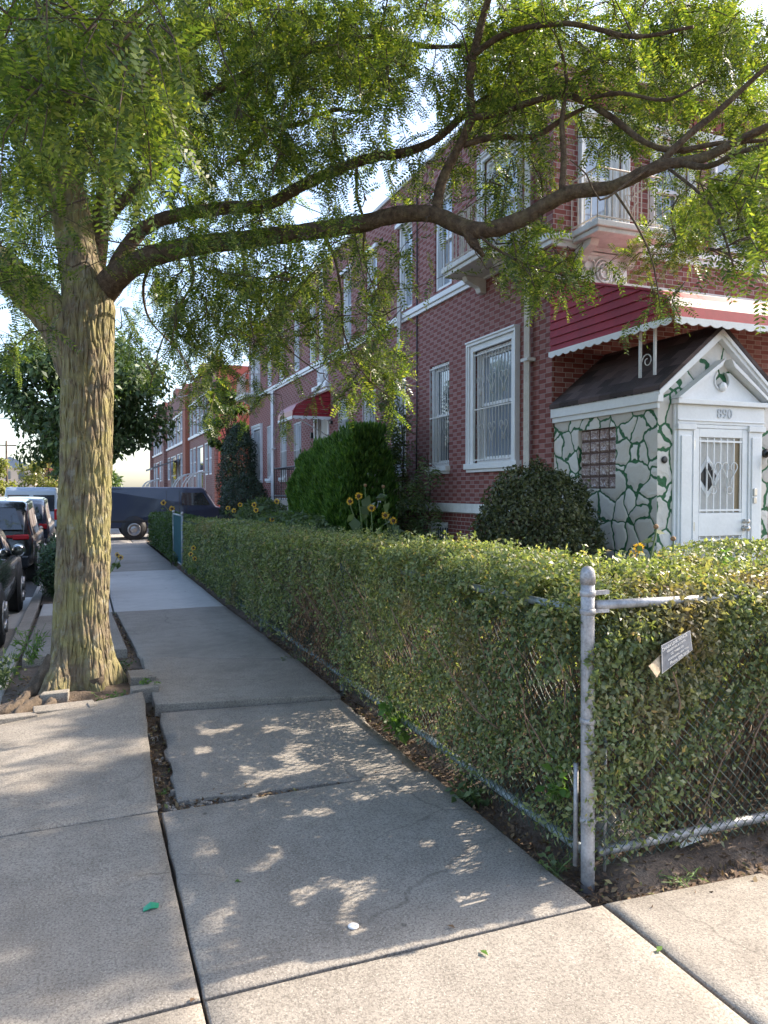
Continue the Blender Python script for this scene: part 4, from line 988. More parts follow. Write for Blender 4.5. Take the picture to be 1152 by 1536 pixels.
# ------------------------------------------------------------------ the honey locust over the sidewalk
tree = thing('honey_locust_tree', 'big honey locust tree with furrowed yellowish bark rising from the broken sidewalk', 'tree', (-.02, 7.1, 0))
def bark_tube(pts, radii, sides, step, amp, freq, flare=None):
    """limb swept along a curve, its surface furrowed lengthwise"""
    c, ts = catmull(pts, step); n = len(c); rr = [float(np.interp(t, range(len(radii)), radii)) for t in ts]
    vs = []; prev = None; s = 0
    for i, p in enumerate(c):
        d = (c[min(i+1, n-1)]-c[max(i-1, 0)]).normalized()
        if prev is None: a = Vector((1, 0, 0)) if abs(d.x) < .9 else Vector((0, 1, 0)); x = (a-d*a.dot(d)).normalized()
        else: x = (prev-d*prev.dot(d)).normalized(); s += (c[i]-c[i-1]).length
        prev = x; y = d.cross(x); r = rr[i]
        for k in range(sides):
            t = math.tau*k/sides; e = x*math.cos(t)+y*math.sin(t); q = p+e*r
            w = Vector((q.x*freq, q.y*freq, q.z*freq*.16))
            w2 = w+Vector((noise.noise(q*3.1), noise.noise(q*3.1+Vector((5, 1, 2))), 0))*.55
            rid = 1-abs(noise.noise(w2))*2.3; rid2 = 1-abs(noise.noise(w2*2.1+Vector((9, 0, 0))))*2.0
            h = -max(0, rid)**3*1.0 - max(0, rid2)**3*.45 + noise.fractal(q*6, 1, 2, 3)*.35
            f = flare(t, q) if flare else 0
            vs.append(p+e*(r+amp*h+f)+Vector((0, 0, 0)))
    fs = [(i*sides+k, i*sides+(k+1) % sides, (i+1)*sides+(k+1) % sides, (i+1)*sides+k) for i in range(n-1) for k in range(sides)]
    fs += [[(n-1)*sides+k for k in range(sides)]]
    return vs, fs
D0 = 6.57
tp = [P(117, 1075, D0), P(119, 1030, D0), P(120, 990, D0), P(121, 940, D0), P(124, 860, D0), P(127, 760, D0), P(130, 660, D0), P(131, 560, D0), P(131, 505, D0), P(133, 462, D0), P(134, 425, D0)]
tr = [.40, .31, .262, .232, .222, .219, .217, .216, .228, .225, .17]
def root_flare(t, q):
    if q.z > 1.0: return 0
    k = max(0, (.62-q.z)/.62); return .13*k**1.9*(math.sin(t*5+.7)*.6+math.sin(t*3+2)*.5)
vs, fs = bark_tube(tp, tr, 300, .012, .015, 23, root_flare)
mb = MB(); mb.add(vs, fs, True)
trunk = mb.build('trunk', BARK, tree, fixn=False)
def root(pts, r, name='root'):
    pts = [p-Vector((0, 0, .035)) for p in pts]; vs, fs = bark_tube(pts, r, 26, .02, .022, 12); mb = MB(); mb.add(vs, fs, True); mb.build(name, ROOTB, tree, fixn=False)
gp = lambda px, py, z=0: Vector((0, 0, EYE))+(P(px, py, 1)-Vector((0, 0, EYE)))*((z-EYE)/(P(px, py, 1).z-EYE))
root([P(85, 985, 6.42), gp(48, 1030, .1), gp(8, 1062, .03), gp(-50, 1085, -.08)], [.10, .055, .04, .025])
root([P(142, 1010, 6.42), gp(150, 1040, .0), gp(156, 1056, -.05)], [.075, .045, .02])
root([gp(70, 1042, .05), gp(45, 1052, .07), gp(22, 1070, .05), gp(30, 1092, -.03)], [.06, .055, .05, .03])
root([gp(80, 1046, .06), gp(68, 1066, .05), gp(58, 1085, .0), gp(50, 1098, -.06)], [.05, .055, .05, .03])
root([gp(158, 1030, .03), gp(185, 1022, .02), gp(212, 1015, -.06)], [.05, .035, .02])

LIMBS = []
def limb(pts, radii, sides=20, amp=.012, name='limb', mat=None):
    pp = [P(a_, b_, c_*.95) for a_, b_, c_ in pts]; radii = [r*(.86 if r > .13 else .74) for r in radii]; c, ts = catmull(pp, .05 if radii[0] > .05 else .07)
    vs, fs = bark_tube(pp, radii, sides, .05 if radii[0] > .05 else .07, amp, 14)
    mb = MB(); mb.add(vs, fs, True); mb.build(name, mat or LIMB, tree, fixn=False)
    for i in range(0, len(c), 3): LIMBS.append((c[i], float(np.interp(ts[i], range(len(radii)), radii))))
# main leaders (photograph pixel, distance)
limb([(118, 560, 6.95), (98, 500, 6.9), (55, 448, 6.8), (5, 400, 6.6), (-70, 330, 6.3), (-150, 240, 5.9), (-240, 150, 5.7), (-330, 50, 5.6)], [.20, .215, .195, .165, .125, .085, .05, .015], 34, .013, mat=BARK)
limb([(133, 480, 6.95), (124, 420, 6.95), (112, 350, 7.0), (98, 285, 7.0), (78, 225, 7.0), (48, 175, 6.9), (10, 120, 6.7), (-40, 40, 6.4), (-90, -60, 6.2), (-130, -180, 6.1)], [.24, .215, .20, .19, .17, .14, .11, .08, .045, .015], 34, .013, mat=BARK)
limb([(100, 300, 7.0), (120, 240, 7.1), (136, 185, 7.2), (155, 130, 7.3), (160, 60, 7.4), (150, -30, 7.4), (135, -130, 7.3), (120, -240, 7.2)], [.13, .115, .10, .085, .07, .05, .03, .012], 20, .008)
limb([(140, 440, 6.95), (148, 360, 7.1), (160, 285, 7.2), (188, 215, 7.3), (222, 160, 7.4), (246, 100, 7.4), (285, 68, 7.3), (340, 25, 7.1), (400, -10, 6.9), (470, -70, 6.8), (560, -140, 6.7)], [.12, .115, .11, .10, .095, .085, .075, .065, .05, .03, .012], 22, .009)
limb([(240, 115, 7.4), (235, 60, 7.4), (290, 30, 7.6), (330, -20, 7.7)], [.06, .055, .045, .03], 12)
limb([(148, 352, 7.1), (172, 315, 7.0), (205, 280, 6.9), (232, 262, 6.8), (250, 210, 6.7), (300, 150, 6.6), (345, 128, 6.5), (400, 92, 6.3), (470, 68, 6.1), (540, 55, 5.9)], [.075, .07, .06, .052, .048, .045, .042, .04, .033, .022], 14)
limb([(215, 165, 7.35), (262, 152, 7.2), (315, 135, 7.0), (360, 112, 6.9), (396, 96, 6.8)], [.05, .045, .04, .035, .025], 12)
limb([(342, 245, 7.0), (372, 228, 6.9), (400, 196, 6.8), (450, 186, 6.7), (500, 165, 6.6), (560, 170, 6.5)], [.045, .04, .035, .03, .025, .018], 10)
limb([(360, 135, 6.8), (430, 92, 6.6), (500, 68, 6.4), (560, 55, 6.3), (640, 70, 6.1), (700, 68, 6.0)], [.03, .035, .032, .03, .025, .018], 10)
# the long low limb reaching over the hedge
limb([(124, 520, 7.08), (140, 466, 7.02), (166, 424, 6.88), (200, 398, 6.72), (240, 380, 6.55), (300, 368, 6.4), (380, 358, 6.2), (460, 348, 6.0), (540, 336, 5.8), (600, 322, 5.65), (650, 322, 5.55), (715, 346, 5.4), (780, 330, 5.25), (850, 291, 5.1), (920, 280, 4.95), (985, 250, 4.8), (1050, 238, 4.7), (1130, 200, 4.55), (1230, 150, 4.4)],
     [.10, .135, .142, .128, .118, .108, .098, .09, .086, .082, .08, .08, .074, .066, .06, .052, .045, .036, .025], 26, .009)
limb([(700, 346, 5.42), (712, 366, 5.4), (725, 384, 5.38)], [.06, .045, .03], 14)
limb([(165, 418, 6.85), (190, 372, 6.9), (220, 340, 6.9), (270, 322, 6.8), (340, 312, 6.7), (400, 307, 6.6), (450, 280, 6.5), (510, 253, 6.4), (560, 236, 6.3), (610, 228, 6.2), (660, 205, 6.1), (700, 168, 6.0), (760, 130, 5.9), (840, 95, 5.8)],
     [.10, .09, .085, .08, .075, .07, .066, .06, .055, .052, .045, .04, .032, .02], 20, .008)
limb([(655, 320, 5.55), (662, 275, 5.55), (685, 225, 5.5), (706, 180, 5.45), (704, 120, 5.4), (718, 50, 5.35), (738, -20, 5.3)], [.055, .05, .046, .045, .042, .038, .032], 18, .006)
limb([(708, 176, 5.45), (740, 172, 5.4), (790, 155, 5.3), (840, 142, 5.25), (872, 150, 5.2), (920, 178, 5.1), (965, 212, 4.95), (1010, 226, 4.85), (1080, 215, 4.7), (1160, 210, 4.6)], [.036, .034, .032, .032, .03, .028, .026, .026, .022, .015], 14, .005)
limb([(695, 218, 5.5), (740, 205, 5.45), (800, 205, 5.4), (845, 178, 5.35), (880, 160, 5.25)], [.03, .03, .028, .024, .018], 12, .004)
limb([(842, 292, 5.1), (846, 240, 5.1), (843, 180, 5.1), (850, 120, 5.1), (838, 60, 5.0)], [.03, .028, .024, .02, .014], 12, .004)
limb([(985, 250, 4.8), (1030, 205, 4.75), (1085, 160, 4.7), (1140, 110, 4.6), (1200, 60, 4.5)], [.034, .03, .026, .022, .016], 12, .004)
limb([(1010, 242, 4.78), (1060, 250, 4.6), (1110, 228, 4.4), (1170, 215, 4.2)], [.03, .028, .024, .02], 10, .004)
limb([(870, 150, 5.2), (930, 140, 5.0), (1000, 150, 4.8), (1060, 120, 4.6)], [.02, .019, .015, .01], 10, .003)
limb([(700, 90, 5.4), (760, 50, 5.2), (850, 35, 5.0), (950, 55, 4.8), (1040, 40, 4.6)], [.03, .028, .025, .02, .014], 10, .003)
limb([(975, 252, 4.8), (940, 275, 4.75), (900, 300, 4.7), (880, 262, 4.65), (855, 240, 4.6)], [.012, .010, .009, .007, .005], 6, .001)
# hanging branches
limb([(360, 362, 6.25), (372, 410, 6.3), (400, 460, 6.35), (430, 520, 6.4), (480, 560, 6.4)], [.022, .018, .014, .01, .006], 7, .002)
limb([(480, 346, 5.95), (500, 380, 5.95), (512, 440, 6.0), (516, 500, 6.0), (545, 560, 6.0), (590, 600, 6.0)], [.02, .017, .014, .011, .008, .005], 7, .002)
limb([(535, 250, 6.3), (536, 300, 6.3), (548, 335, 6.3), (545, 380, 6.3), (560, 430, 6.2), (585, 480, 6.1)], [.02, .018, .015, .012, .009, .006], 7, .002)
limb([(280, 372, 6.45), (290, 420, 6.6), (262, 470, 6.8), (240, 520, 7.0), (225, 580, 7.1)], [.022, .018, .014, .01, .006], 7, .002)
limb([(230, 388, 6.6), (215, 430, 6.9), (225, 480, 7.2), (270, 530, 7.4), (300, 590, 7.5)], [.022, .018, .014, .01, .005], 7, .002)
limb([(690, 330, 5.45), (740, 370, 5.3), (775, 390, 5.2), (815, 405, 5.15), (850, 415, 5.1)], [.014, .012, .010, .008, .005], 7, .002)
limb([(918, 282, 4.95), (950, 330, 4.9), (975, 380, 4.85), (985, 425, 4.8), (990, 460, 4.8)], [.012, .010, .008, .006, .004], 7, .001)
limb([(1000, 250, 4.8), (1060, 300, 4.3), (1085, 350, 4.0), (1100, 400, 3.9)], [.014, .012, .010, .006], 7, .001)
limb([(310, -60, 5.2), (220, 10, 4.2), (170, 60, 3.7), (130, 150, 3.4)], [.03, .022, .014, .006], 8, .002)
limb([(60, -120, 4.6), (55, -20, 3.9), (70, 60, 3.5), (75, 180, 3.3)], [.03, .022, .014, .006], 8, .002)

# ---- foliage: twigs carrying once-pinnate leaves
# how much leaf the photograph shows, on a coarse grid of 72 px columns and 60 px rows
DENS = ["9988888888888888", "9999888888888888", "9988887665555555", "7876775332222223", "6654554311100012", "6434542100000011",
        "5326541110010012", "3226541100000000", "2124452200000000", "0001221100000000", "0000110000000000"]
def drange(px, py):
    if px < 330 and py < 300:
        return (2.7, 4.2) if rng.random() < .17 and px < 260 and py < 230 else (5.8, 9.0)
    if px > 1040 and 265 < py < 420: return (3.3, 4.0)
    if py > 300 and px < 520: return (4.7, 5.9) if rng.random() < .35 else (7.8, 9.4)
    if px > 560: return ((4.7, 7.4) if py < 190 else (5.15, 7.2)) if py < 320 else (4.6, 6.2)
    return (5.0, 8.5)
LV = np.array([tuple(l[0]) for l in LIMBS]); LR = np.array([l[1] for l in LIMBS])
nz3 = lambda x, y, z: noise.noise(Vector((x, y, z)))
class Skel:
    def __init__(s): s.p = np.zeros((20000, 3)); s.r = np.zeros(20000); s.n = 0
    def add(s, p, r): s.p[s.n] = p; s.r[s.n] = r; s.n += 1
SK = Skel()
for a_, b_ in zip(LV, LR): SK.add(a_, b_)
tw = MB(); leafP = []; leafD = []; leafS = []
def twig(c, L=.55, nleaf=8, hang=.5):
    c = np.array(c); V_ = SK.p[:SK.n]; dist = np.linalg.norm(V_-c, axis=1)+SK.r[:SK.n]*2.0+np.maximum(0, V_[:, 2]-c[2]-1.2)*.3+rng.uniform(0, .25, SK.n)
    k = int(np.argmin(dist)); o = V_[k].copy(); dd = np.linalg.norm(c-o)
    d = unit(unit((c-o)[None])[0]+rng.normal(0, .45, 3)+np.array([0, 0, -hang*.5])); tip = c+d*L*.5; base = c-d*L*.5
    if dd < 2.2:
        m1 = o+(base-o)*.5+rng.normal(0, .06, 3)*dd+np.array([0, 0, .06*dd]); pts = [o, m1, base, c+rng.normal(0, .03, 3), tip]
    else: pts = [base-d*.5+rng.normal(0, .1, 3), base, c+rng.normal(0, .03, 3), tip]
    r0 = min(.014, .004+.005*dd); cc, _ = catmull(pts, .14)
    for q in cc[2::2]: SK.add(np.array(q), .01)
    tw.tube(cc, list(np.linspace(r0, .002, len(cc))), 4, cap=False)
    for q in range(nleaf):
        t = rng.uniform(-.5, .55); p = c+d*L*t
        dv = unit(d*.5+rng.normal(0, .75, 3)+np.array([0, 0, -hang])); leafP.append(p); leafD.append(dv); leafS.append(rng.uniform(.8, 1.25))
def sunlane(c):
    """the trunk stands in sunlight: the lane from it towards the sun is open"""
    x = c[0]; return .1 < x < 5 and abs(c[1]-(6.98+.02*x)) < .48 and c[2] < 3.7+.80*x and c[2] > .3+.76*x
def blocked(c, px, py, d):
    if c[0] > 4.95 and c[1] > 7.4: return True
    if c[2] < 2.0: return True
    if 80 < px < 182 and py > 395 and d < 7.4: return True
    if 70 < px < 160 and 230 < py < 400 and d < 7.1 and d > 3.5 and rng.random() < .8: return True
    return False
DR = random.Random(5)
for row, line in enumerate(DENS):
    for col, ch in enumerate(line):
        n = int(ch)*3.0; n = int(n)+(rng.random() < n-int(n))
        for _ in range(n):
            px = 72*col+rng.uniform(-6, 78); py = 60*row+rng.uniform(-6, 66); a, b = drange(px, py); d = rng.uniform(a, b)
            c = P(px, py, d)
            if noise.noise(c*1.15+Vector((3, 7, 1))) > (.24 if px < 620 else .12): continue      # the crown is open between its sprays
            if blocked(c, px, py, d) or (sunlane(c) and rng.random() < .95): continue
            twig(c, rng.uniform(.32, .6), int(rng.integers(10, 17)), .30)
# the individual sprays that stand out against the house
for px, py, d, sp, n in ((985, 448, 4.8, 18, 3), (730, 300, 5.3, 40, 5), (780, 372, 5.2, 45, 9), (845, 395, 5.1, 30, 6), (690, 275, 5.5, 40, 5), (580, 455, 6.1, 30, 4), (560, 520, 6.0, 40, 8), (540, 560, 6.0, 40, 6),
                         (560, 600, 6.0, 30, 3), (1035, 325, 4.6, 14, 2), (1100, 335, 3.8, 36, 5), (1120, 300, 3.9, 30, 3), (300, 575, 7.4, 30, 4), (330, 590, 7.4, 25, 3), (450, 400, 6.3, 50, 8), (360, 440, 5.6, 50, 8), (300, 450, 5.4, 40, 6), (420, 480, 8.2, 50, 8), (330, 470, 8.4, 50, 9), (250, 470, 8.6, 40, 6), (90, 130, 3.3, 60, 5), (190, 60, 3.6, 60, 5), (60, 60, 3.2, 50, 4)):
    for _ in range(n):
        q = P(px+rng.normal(0, sp*.6), py+rng.normal(0, sp*.6), d+rng.normal(0, .12))
        if 70 < px < 200 and q.z < 0: continue
        twig(q, rng.uniform(.3, .5), int(rng.integers(8, 13)), .6)
# the rest of the crown, above and behind the view
for _ in range(520):
    a = rng.uniform(0, math.tau); r = math.sqrt(rng.uniform(.0, 1))*5.6; c = Vector((1.0+r*math.cos(a), 5.8+r*math.sin(a)*.95, 6.2+rng.uniform(-.6, 2.6)*(1-.3*r/5.6)))
    px, py, d = pix(c)
    if (d > .5 and -80 < px < 1230 and py > -40) or sunlane(c) or (c.x > 4.9 and c.y > 7.3): continue
    twig(c, .8, 14, .4)
# boughs added out of view to the right to cast shade across the sidewalk
limb([(1230, 150, 4.4), (1330, 130, 4.6), (1460, 110, 5.0), (1600, 120, 5.4)], [.028, .026, .02, .012], 8, .002)
LV = np.array([tuple(l[0]) for l in LIMBS]); LR = np.array([l[1] for l in LIMBS])
for _ in range(430):
    x = rng.uniform(5.4, 8.2); y = rng.uniform(3.15, 6.9); g0 = rng.uniform(-.9, .38) if y < 4.9 else rng.uniform(.02, .38)
    if nz3(g0*2.4, y*1.9, 4) > (.03 if y > 4.9 else .15): continue
    twig((x, y, (x-g0)*.787), .5, 15, .3)
base_n = len(LIMBS); placed = 0
while placed < 420:
    q = LIMBS[int(rng.integers(0, base_n))][0]; c = Vector(q)+Vector(tuple(rng.normal(0, .45, 3)))+Vector((0, 0, .1)); px, py, d = pix(c)
    if px > 420 and rng.random() < .85: placed += .4; continue
    if c.z < 3.6 or (-60 < px < 1210 and py > -40): continue
    placed += 1; twig(c, .6, 14, .3)
for _ in range(300):  # unseen twigs added overhead to shade the near upper-left leaves
    x = rng.uniform(1.2, 5.2); y = rng.uniform(2.0, 5.2); c = (x, y, 4.0+.79*x+rng.uniform(-.8, .9))
    px, py, d = pix(c)
    if py > -50 and d > .5 and -50 < px < 1200: continue
    twig(c, .7, 16, .3)
tw.build('twigs', TWIG, tree, fixn=False, kind='stuff')
def pinnate(Pb, D, S, pairs=11, L=.195, l=.038, w=.0150, r=rng):
    """leaf = drooping midrib with paired leaflets; returns leaflet quads"""
    Pb = np.array(Pb); D = unit(np.array(D)); S = np.array(S)[:, None]; n = len(Pb)
    up = np.tile([0, 0, 1.], (n, 1))+r.normal(0, .45, (n, 3)); sd = unit(np.cross(D, up)); nn = unit(np.cross(sd, D)); out = []
    for k in range(pairs):
        t = (k+.8)/pairs; droop = np.array([0, 0, -1.])*(.22*t*t)
        o = Pb+(D*t+droop*.6)*L*S; tl = l*(1-.45*abs(t-.45)*1.4)
        for sg in (-1, 1):
            d = unit(sd*sg*.88+D*.42+nn*r.normal(.05, .22, (n, 1))-np.array([0, 0, .14])); ax = unit(np.cross(d, nn)); lift = nn*r.normal(0, .12, (n, 1))
            out.append(np.stack([o, o+(d*.45+ax*w/l*.5)*tl*S, o+d*tl*S, o+(d*.45-ax*w/l*.5)*tl*S], 1))
    rib0 = Pb; rib1 = Pb+(D+np.array([0, 0, -.18]))*L*S; out.append(np.stack([rib0, rib0+sd*.0015, rib1+sd*.0012, rib1], 1))
    return np.concatenate(out)
Q = pinnate(leafP, leafD, leafS)
grid_obj('crown', Q, LOCUST, tree)
print('locust leaflets', len(Q), 'leaves', len(leafP))
# ------------------------------------------------------------------ clipped hedges and the chain link fence
FX, FYY = 2.05, 2.74           # fence line along the sidewalk / along the cross street
def htop(y): return 1.305-.0125*(max(y, 2.7)-2.7)-.025*math.sin(y*.9)
nz = lambda x, y, z, s=1.0: noise.noise(Vector((x*s, y*s, z*s)))
def hedge_pts(x0, x1, y0, y1, top, n, faces, r=rng, bulge=.05, deep=.30, bare=None):
    """points and outward directions in the outer coat of a clipped hedge"""
    areas = {'w': (y1-y0)*1.3, 'e': (y1-y0)*1.3, 's': (x1-x0)*1.3, 'n': (x1-x0)*1.3, 't': (x1-x0)*(y1-y0)*1.25}
    tot = sum(areas[f] for f in faces); Ps = []; Ns = []
    for f in faces:
        m = int(n*areas[f]/tot)
        for _ in range(m):
            dp = min(r.exponential(.055), deep); x = r.uniform(x0, x1); y = r.uniform(y0, y1); h = top(x, y)
            z = h*(1-(1-r.uniform(0, 1))**1.0) if f != 't' else h
            z = .06+(h-.06)*r.uniform(0, 1) if f != 't' else h
            rd = max(0, (z-(h-.14))/.14)**2*.10          # rounded shoulders
            if f == 'w': b = bulge*nz(3, y, z, 1.7)+.02*nz(1, y, z, 7); p = (x0-b+dp+rd, y, z); nv = (-1, 0, .25+rd*6)
            elif f == 'e': p = (x1-dp-rd, y, z); nv = (1, 0, .25)
            elif f == 's': b = bulge*nz(x, 5, z, 1.7)+.02*nz(x, 1, z, 7); p = (x, y0-b+dp+rd, z); nv = (0, -1, .25+rd*6)
            elif f == 'n': p = (x, y1-dp-rd, z); nv = (0, 1, .25)
            else:
                e = min(x-x0, x1-x, y-y0, y1-y); ed = max(0, (.13-e)/.13)**2*.10
                p = (x, y, h+.04*nz(x, y, 2, 2.2)+.04*nz(x, y, 9, 7)-dp*.9-ed); nv = (0, 0, 1)
            if bare and r.random() < bare(f, *p): continue
            if p[1] < 8 and nz(p[1]*5.5-p[0]*.38, (p[2]-p[0]*.787)*7.5, 3.3) > .24: continue     # thin places that let the low sun through
            Ps.append(p); Ns.append(nv)
    return np.array(Ps), np.array(Ns, dtype=float)
def bare_side(f, x, y, z):
    b = 0
    if f != 't':
        b = max(0, (.36-z)/.36)*.85 + max(0, (.62-z)/.62)*.22
        b += .95*math.exp(-(((y-7.0)/.85)**2+((z-.42)/.45)**2))      # the brown gap beside the lifted slabs
    return min(.95, b)
def bare_front(f, x, y, z):
    if f == 't': return 0
    return min(.95, max(0, (.55-z)/.55)*1.0+.85*math.exp(-(((x-3.15)/.55)**2+((z-.42)/.32)**2)))
hedge = thing('privet_hedge', 'long clipped privet hedge running along the sidewalk behind the wire fence', 'hedge', (2.5, 9.5, 0))
hp = []
a, b = hedge_pts(FX-.085, 2.95, 2.80, 6.6, lambda x, y: htop(y), 74000, 'wt', bare=bare_side); hp.append(leaves(a, b, .030, .52, .75, .15))
a, b = hedge_pts(FX-.085, 2.95, 2.80, 6.6, lambda x, y: htop(y), 9000, 'e', bare=bare_side); hp.append(leaves(a, b, .036, .52, .75, .15))
a, b = hedge_pts(FX-.08, 2.9, 6.6, 10.5, lambda x, y: htop(y), 36000, 'wt', bare=bare_side); hp.append(leaves(a, b, .038, .52, .75, .15))
a, b = hedge_pts(FX-.06, 2.8, 10.5, 16.9, lambda x, y: htop(y), 34000, 'wt'); hp.append(leaves(a, b, .048, .52, .75, .15))
a, b = hedge_pts(FX-.06, 2.8, 6.6, 16.9, lambda x, y: htop(y), 9000, 'e'); hp.append(leaves(a, b, .05, .52, .75, .15))
# shoots that escaped the shears
for _ in range(330):
    y = rng.uniform(2.9, 10); x = rng.uniform(2.1, 2.9); h = htop(y); n = 9
    t = np.linspace(0, 1, n)[:, None]; p = np.array([x, y, h-.02])+t*np.array([rng.normal(0, .05), rng.normal(0, .05), rng.uniform(.03, .11)]); hp.append(leaves(p, np.tile([0, 0, 1.], (n, 1)), .034, .5, .9, -.2))
grid_obj('foliage', np.concatenate(hp), PRIVET, hedge)
a, b = hedge_pts(FX-.06, 2.9, 5.7, 8.5, lambda x, y: htop(y), 16000, 'w', bulge=.02)
msk = np.exp(-(((a[:, 1]-6.9)/.8)**2+((a[:, 2]-.45)/.42)**2)) > rng.random(len(a))
a2, b2 = hedge_pts(FX-.03, 2.9, 2.9, 16, lambda x, y: htop(y), 5200, 'w', bulge=.02)
grid_obj('dead_foliage', np.concatenate([leaves(a[msk], b[msk], .032, .42, 1.0, .7), leaves(a2, b2, .03, .42, 1.0, .5)]), DRYLEAF, hedge)
def stems(name, parent, n, fx, fy, hfun, mat, rad=(.003, .009), spread=.22):
    mb = MB()
    for _ in range(n):
        x, y = fx(), fy(); h = hfun(y)
        pts = [(x, y, -.03)]; q = np.array([x, y, -.03]); zz = 0
        k = int(rng.integers(3, 6)); dr = rng.normal(0, spread, 2)
        for i in range(k):
            q = q+np.array([dr[0]*h/k+rng.normal(0, .035), dr[1]*h/k+rng.normal(0, .035), h*rng.uniform(.5, .95)/k]); pts.append(tuple(q))
        r0 = rng.uniform(*rad); cc, _ = catmull(pts, .12); mb.tube(cc, list(np.linspace(r0, r0*.35, len(cc))), 4, cap=False)
    return mb.build(name, mat, parent, fixn=False, kind='stuff')
stems('stems', hedge, 950, lambda: rng.uniform(2.25, 2.85), lambda: rng.uniform(2.8, 10.5), htop, DRYTWIG)

hedge2 = thing('privet_hedge', 'clipped privet hedge along the cross street side, with the small sign in it', 'hedge', (5, 3.2, 0))
hp = []; tf = lambda x, y: 1.175+.055*min(1, max(0, x-2.0)/.6)+.022*math.sin(x*2.3+1)+.015*(y-2.8)
a, b = hedge_pts(2.02, 4.6, 2.675, 3.95, tf, 96000, 'st', bare=bare_front); hp.append(leaves(a, b, .029, .52, .75, .15))
a, b = hedge_pts(4.6, 10, 2.68, 3.8, tf, 22000, 'st', bare=bare_front); hp.append(leaves(a, b, .045, .52, .75, .15))
a, b = hedge_pts(2.95, 10, 2.79, 3.95, tf, 12000, 'n'); hp.append(leaves(a, b, .04, .52, .75, .15))
for _ in range(260):
    x = rng.uniform(2.1, 4.6); y = rng.uniform(2.85, 3.9); n = 9; h = tf(x, y)
    t = np.linspace(0, 1, n)[:, None]; p = np.array([x, y, h-.02])+t*np.array([rng.normal(0, .05), rng.normal(0, .05), rng.uniform(.03, .10)]); hp.append(leaves(p, np.tile([0, 0, 1.], (n, 1)), .034, .5, .9, -.2))
grid_obj('foliage', np.concatenate(hp), PRIVET, hedge2)
a2, b2 = hedge_pts(2.1, 4.8, 2.74, 3.9, tf, 3000, 's', bulge=.02)
grid_obj('dead_foliage', leaves(a2, b2, .03, .42, 1.0, .5), DRYLEAF, hedge2)
stems('stems', hedge2, 620, lambda: rng.uniform(2.25, 6), lambda: rng.uniform(2.98, 3.7), lambda y: 1.1, DRYTWIG, spread=.10)

fence = thing('chain_link_fence', 'green wire chain link fence with silver pipe frame standing in front of the hedges', 'fence', (FX, FYY, 0))
def post(name, x, y, h, r, mat, par, cap=True, lean=(0, 0)):
    mb = MB(); nn = 8; pts = [(x+lean[0]*t, y+lean[1]*t, -.10+(h+.10)*t) for t in np.linspace(0, 1, nn)]; mb.tube(pts, r, 18); o = mb.build(name, mat, par)
    if cap:
        mb = MB(); mb.lathe([(r*1.10, -.045), (r*1.12, -.01), (r*1.05, .0), (r*1.04, .006), (r*.85, .022), (r*.45, .032), (.0, .035)], (x+lean[0], y+lean[1], h), 'z', 18); mb.build('post_cap', mat, o)
    return o
gp_ = post('post', FX, FYY, 1.345, .030, GALV, fence, True, (-.012, .0))
for z in (1.26, 1.18, .70, .26):
    mb = MB(); mb.lathe([(.0315, -.013), (.0345, -.010), (.0345, .010), (.0315, .013)], (FX-.012*z/1.345, FYY, z), 'z', 18); mb.box(FX+.02, FX+.095, FYY-.012, FYY+.008, z-.008, z+.010); mb.build('post_band', GALV, gp_)
mb = MB(); mb.tube([(FX+.085, FYY-.005, .02), (FX+.085, FYY-.005, .62)], .007, 6); mb.tube([(FX-.03, FYY+.05, .04), (FX-.03, FYY+.05, .50)], .011, 6); mb.build('tension_bar', GALV, fence)
def rail(p, q, r, mat, sag=.0, name='rail'):
    mb = MB(); p, q = Vector(p), Vector(q); n = 14
    mb.tube([p.lerp(q, k/n)+Vector((0, 0, -sag*math.sin(math.pi*k/n))) for k in range(n+1)], r, 12); return mb.build(name, mat, fence)
rail((FX+.03, FYY, 1.205), (7.5, FYY+.05, 1.16), .021, GALV); rail((FX+.06, FYY+.01, .105), (7.5, FYY+.01, .10), .022, GALV)
rail((FX, FYY+.05, .11), (FX, 6.2, .13), .022, GALVD); rail((FX, 6.2, .13), (FX, 16.95, .12), .022, GALVD)
rail((FX+.04, FYY+.05, 1.165), (FX+.04, 16.95, .99), .021, GALVD)
for y in (6.2, 9.4, 12.6, 16.95): post('post', FX+.02, y, 1.17-.013*(y-3), .024, GALVD, fence, True)
post('post', 5.2, FYY+.03, 1.18, .026, GALV, fence)
def chain(name, mp, L, z0, z1, s=.056, r=.0021):
    mb = MB(mp); H = z1-z0; n = int((L+H)/s)
    for k in range(n):
        for sg in (1, -1):
            a = k*s-H if sg > 0 else k*s; b = a+H*sg; u = [a, b]; v = [z0, z1]
            # clip to the panel
            def at(t): return (u[0]+(u[1]-u[0])*t, v[0]+(v[1]-v[0])*t)
            t0, t1 = 0., 1.
            lo = (0-u[0])/(u[1]-u[0]); hi = (L-u[0])/(u[1]-u[0]); t0 = max(t0, min(lo, hi)); t1 = min(t1, max(lo, hi))
            if t1-t0 < .02: continue
            m = max(1, int((t1-t0)*H/s))
            pts = [(*at(t0+(t1-t0)*q/m), .0035*sg*(1 if q % 2 else -1)) for q in range(m+1)]
            mb.tube(pts, r, 3, cap=False, smooth=False)
    return mb.build(name, VINYL, fence, fixn=False)
chain('wire_mesh', lambda u, v, w: (FX-.026+w, FYY+.06+u, v), 14.1, .06, 1.10)
chain('wire_mesh', lambda u, v, w: (FX+.05+u, FYY-.024+w, v), 5.3, .06, 1.12)

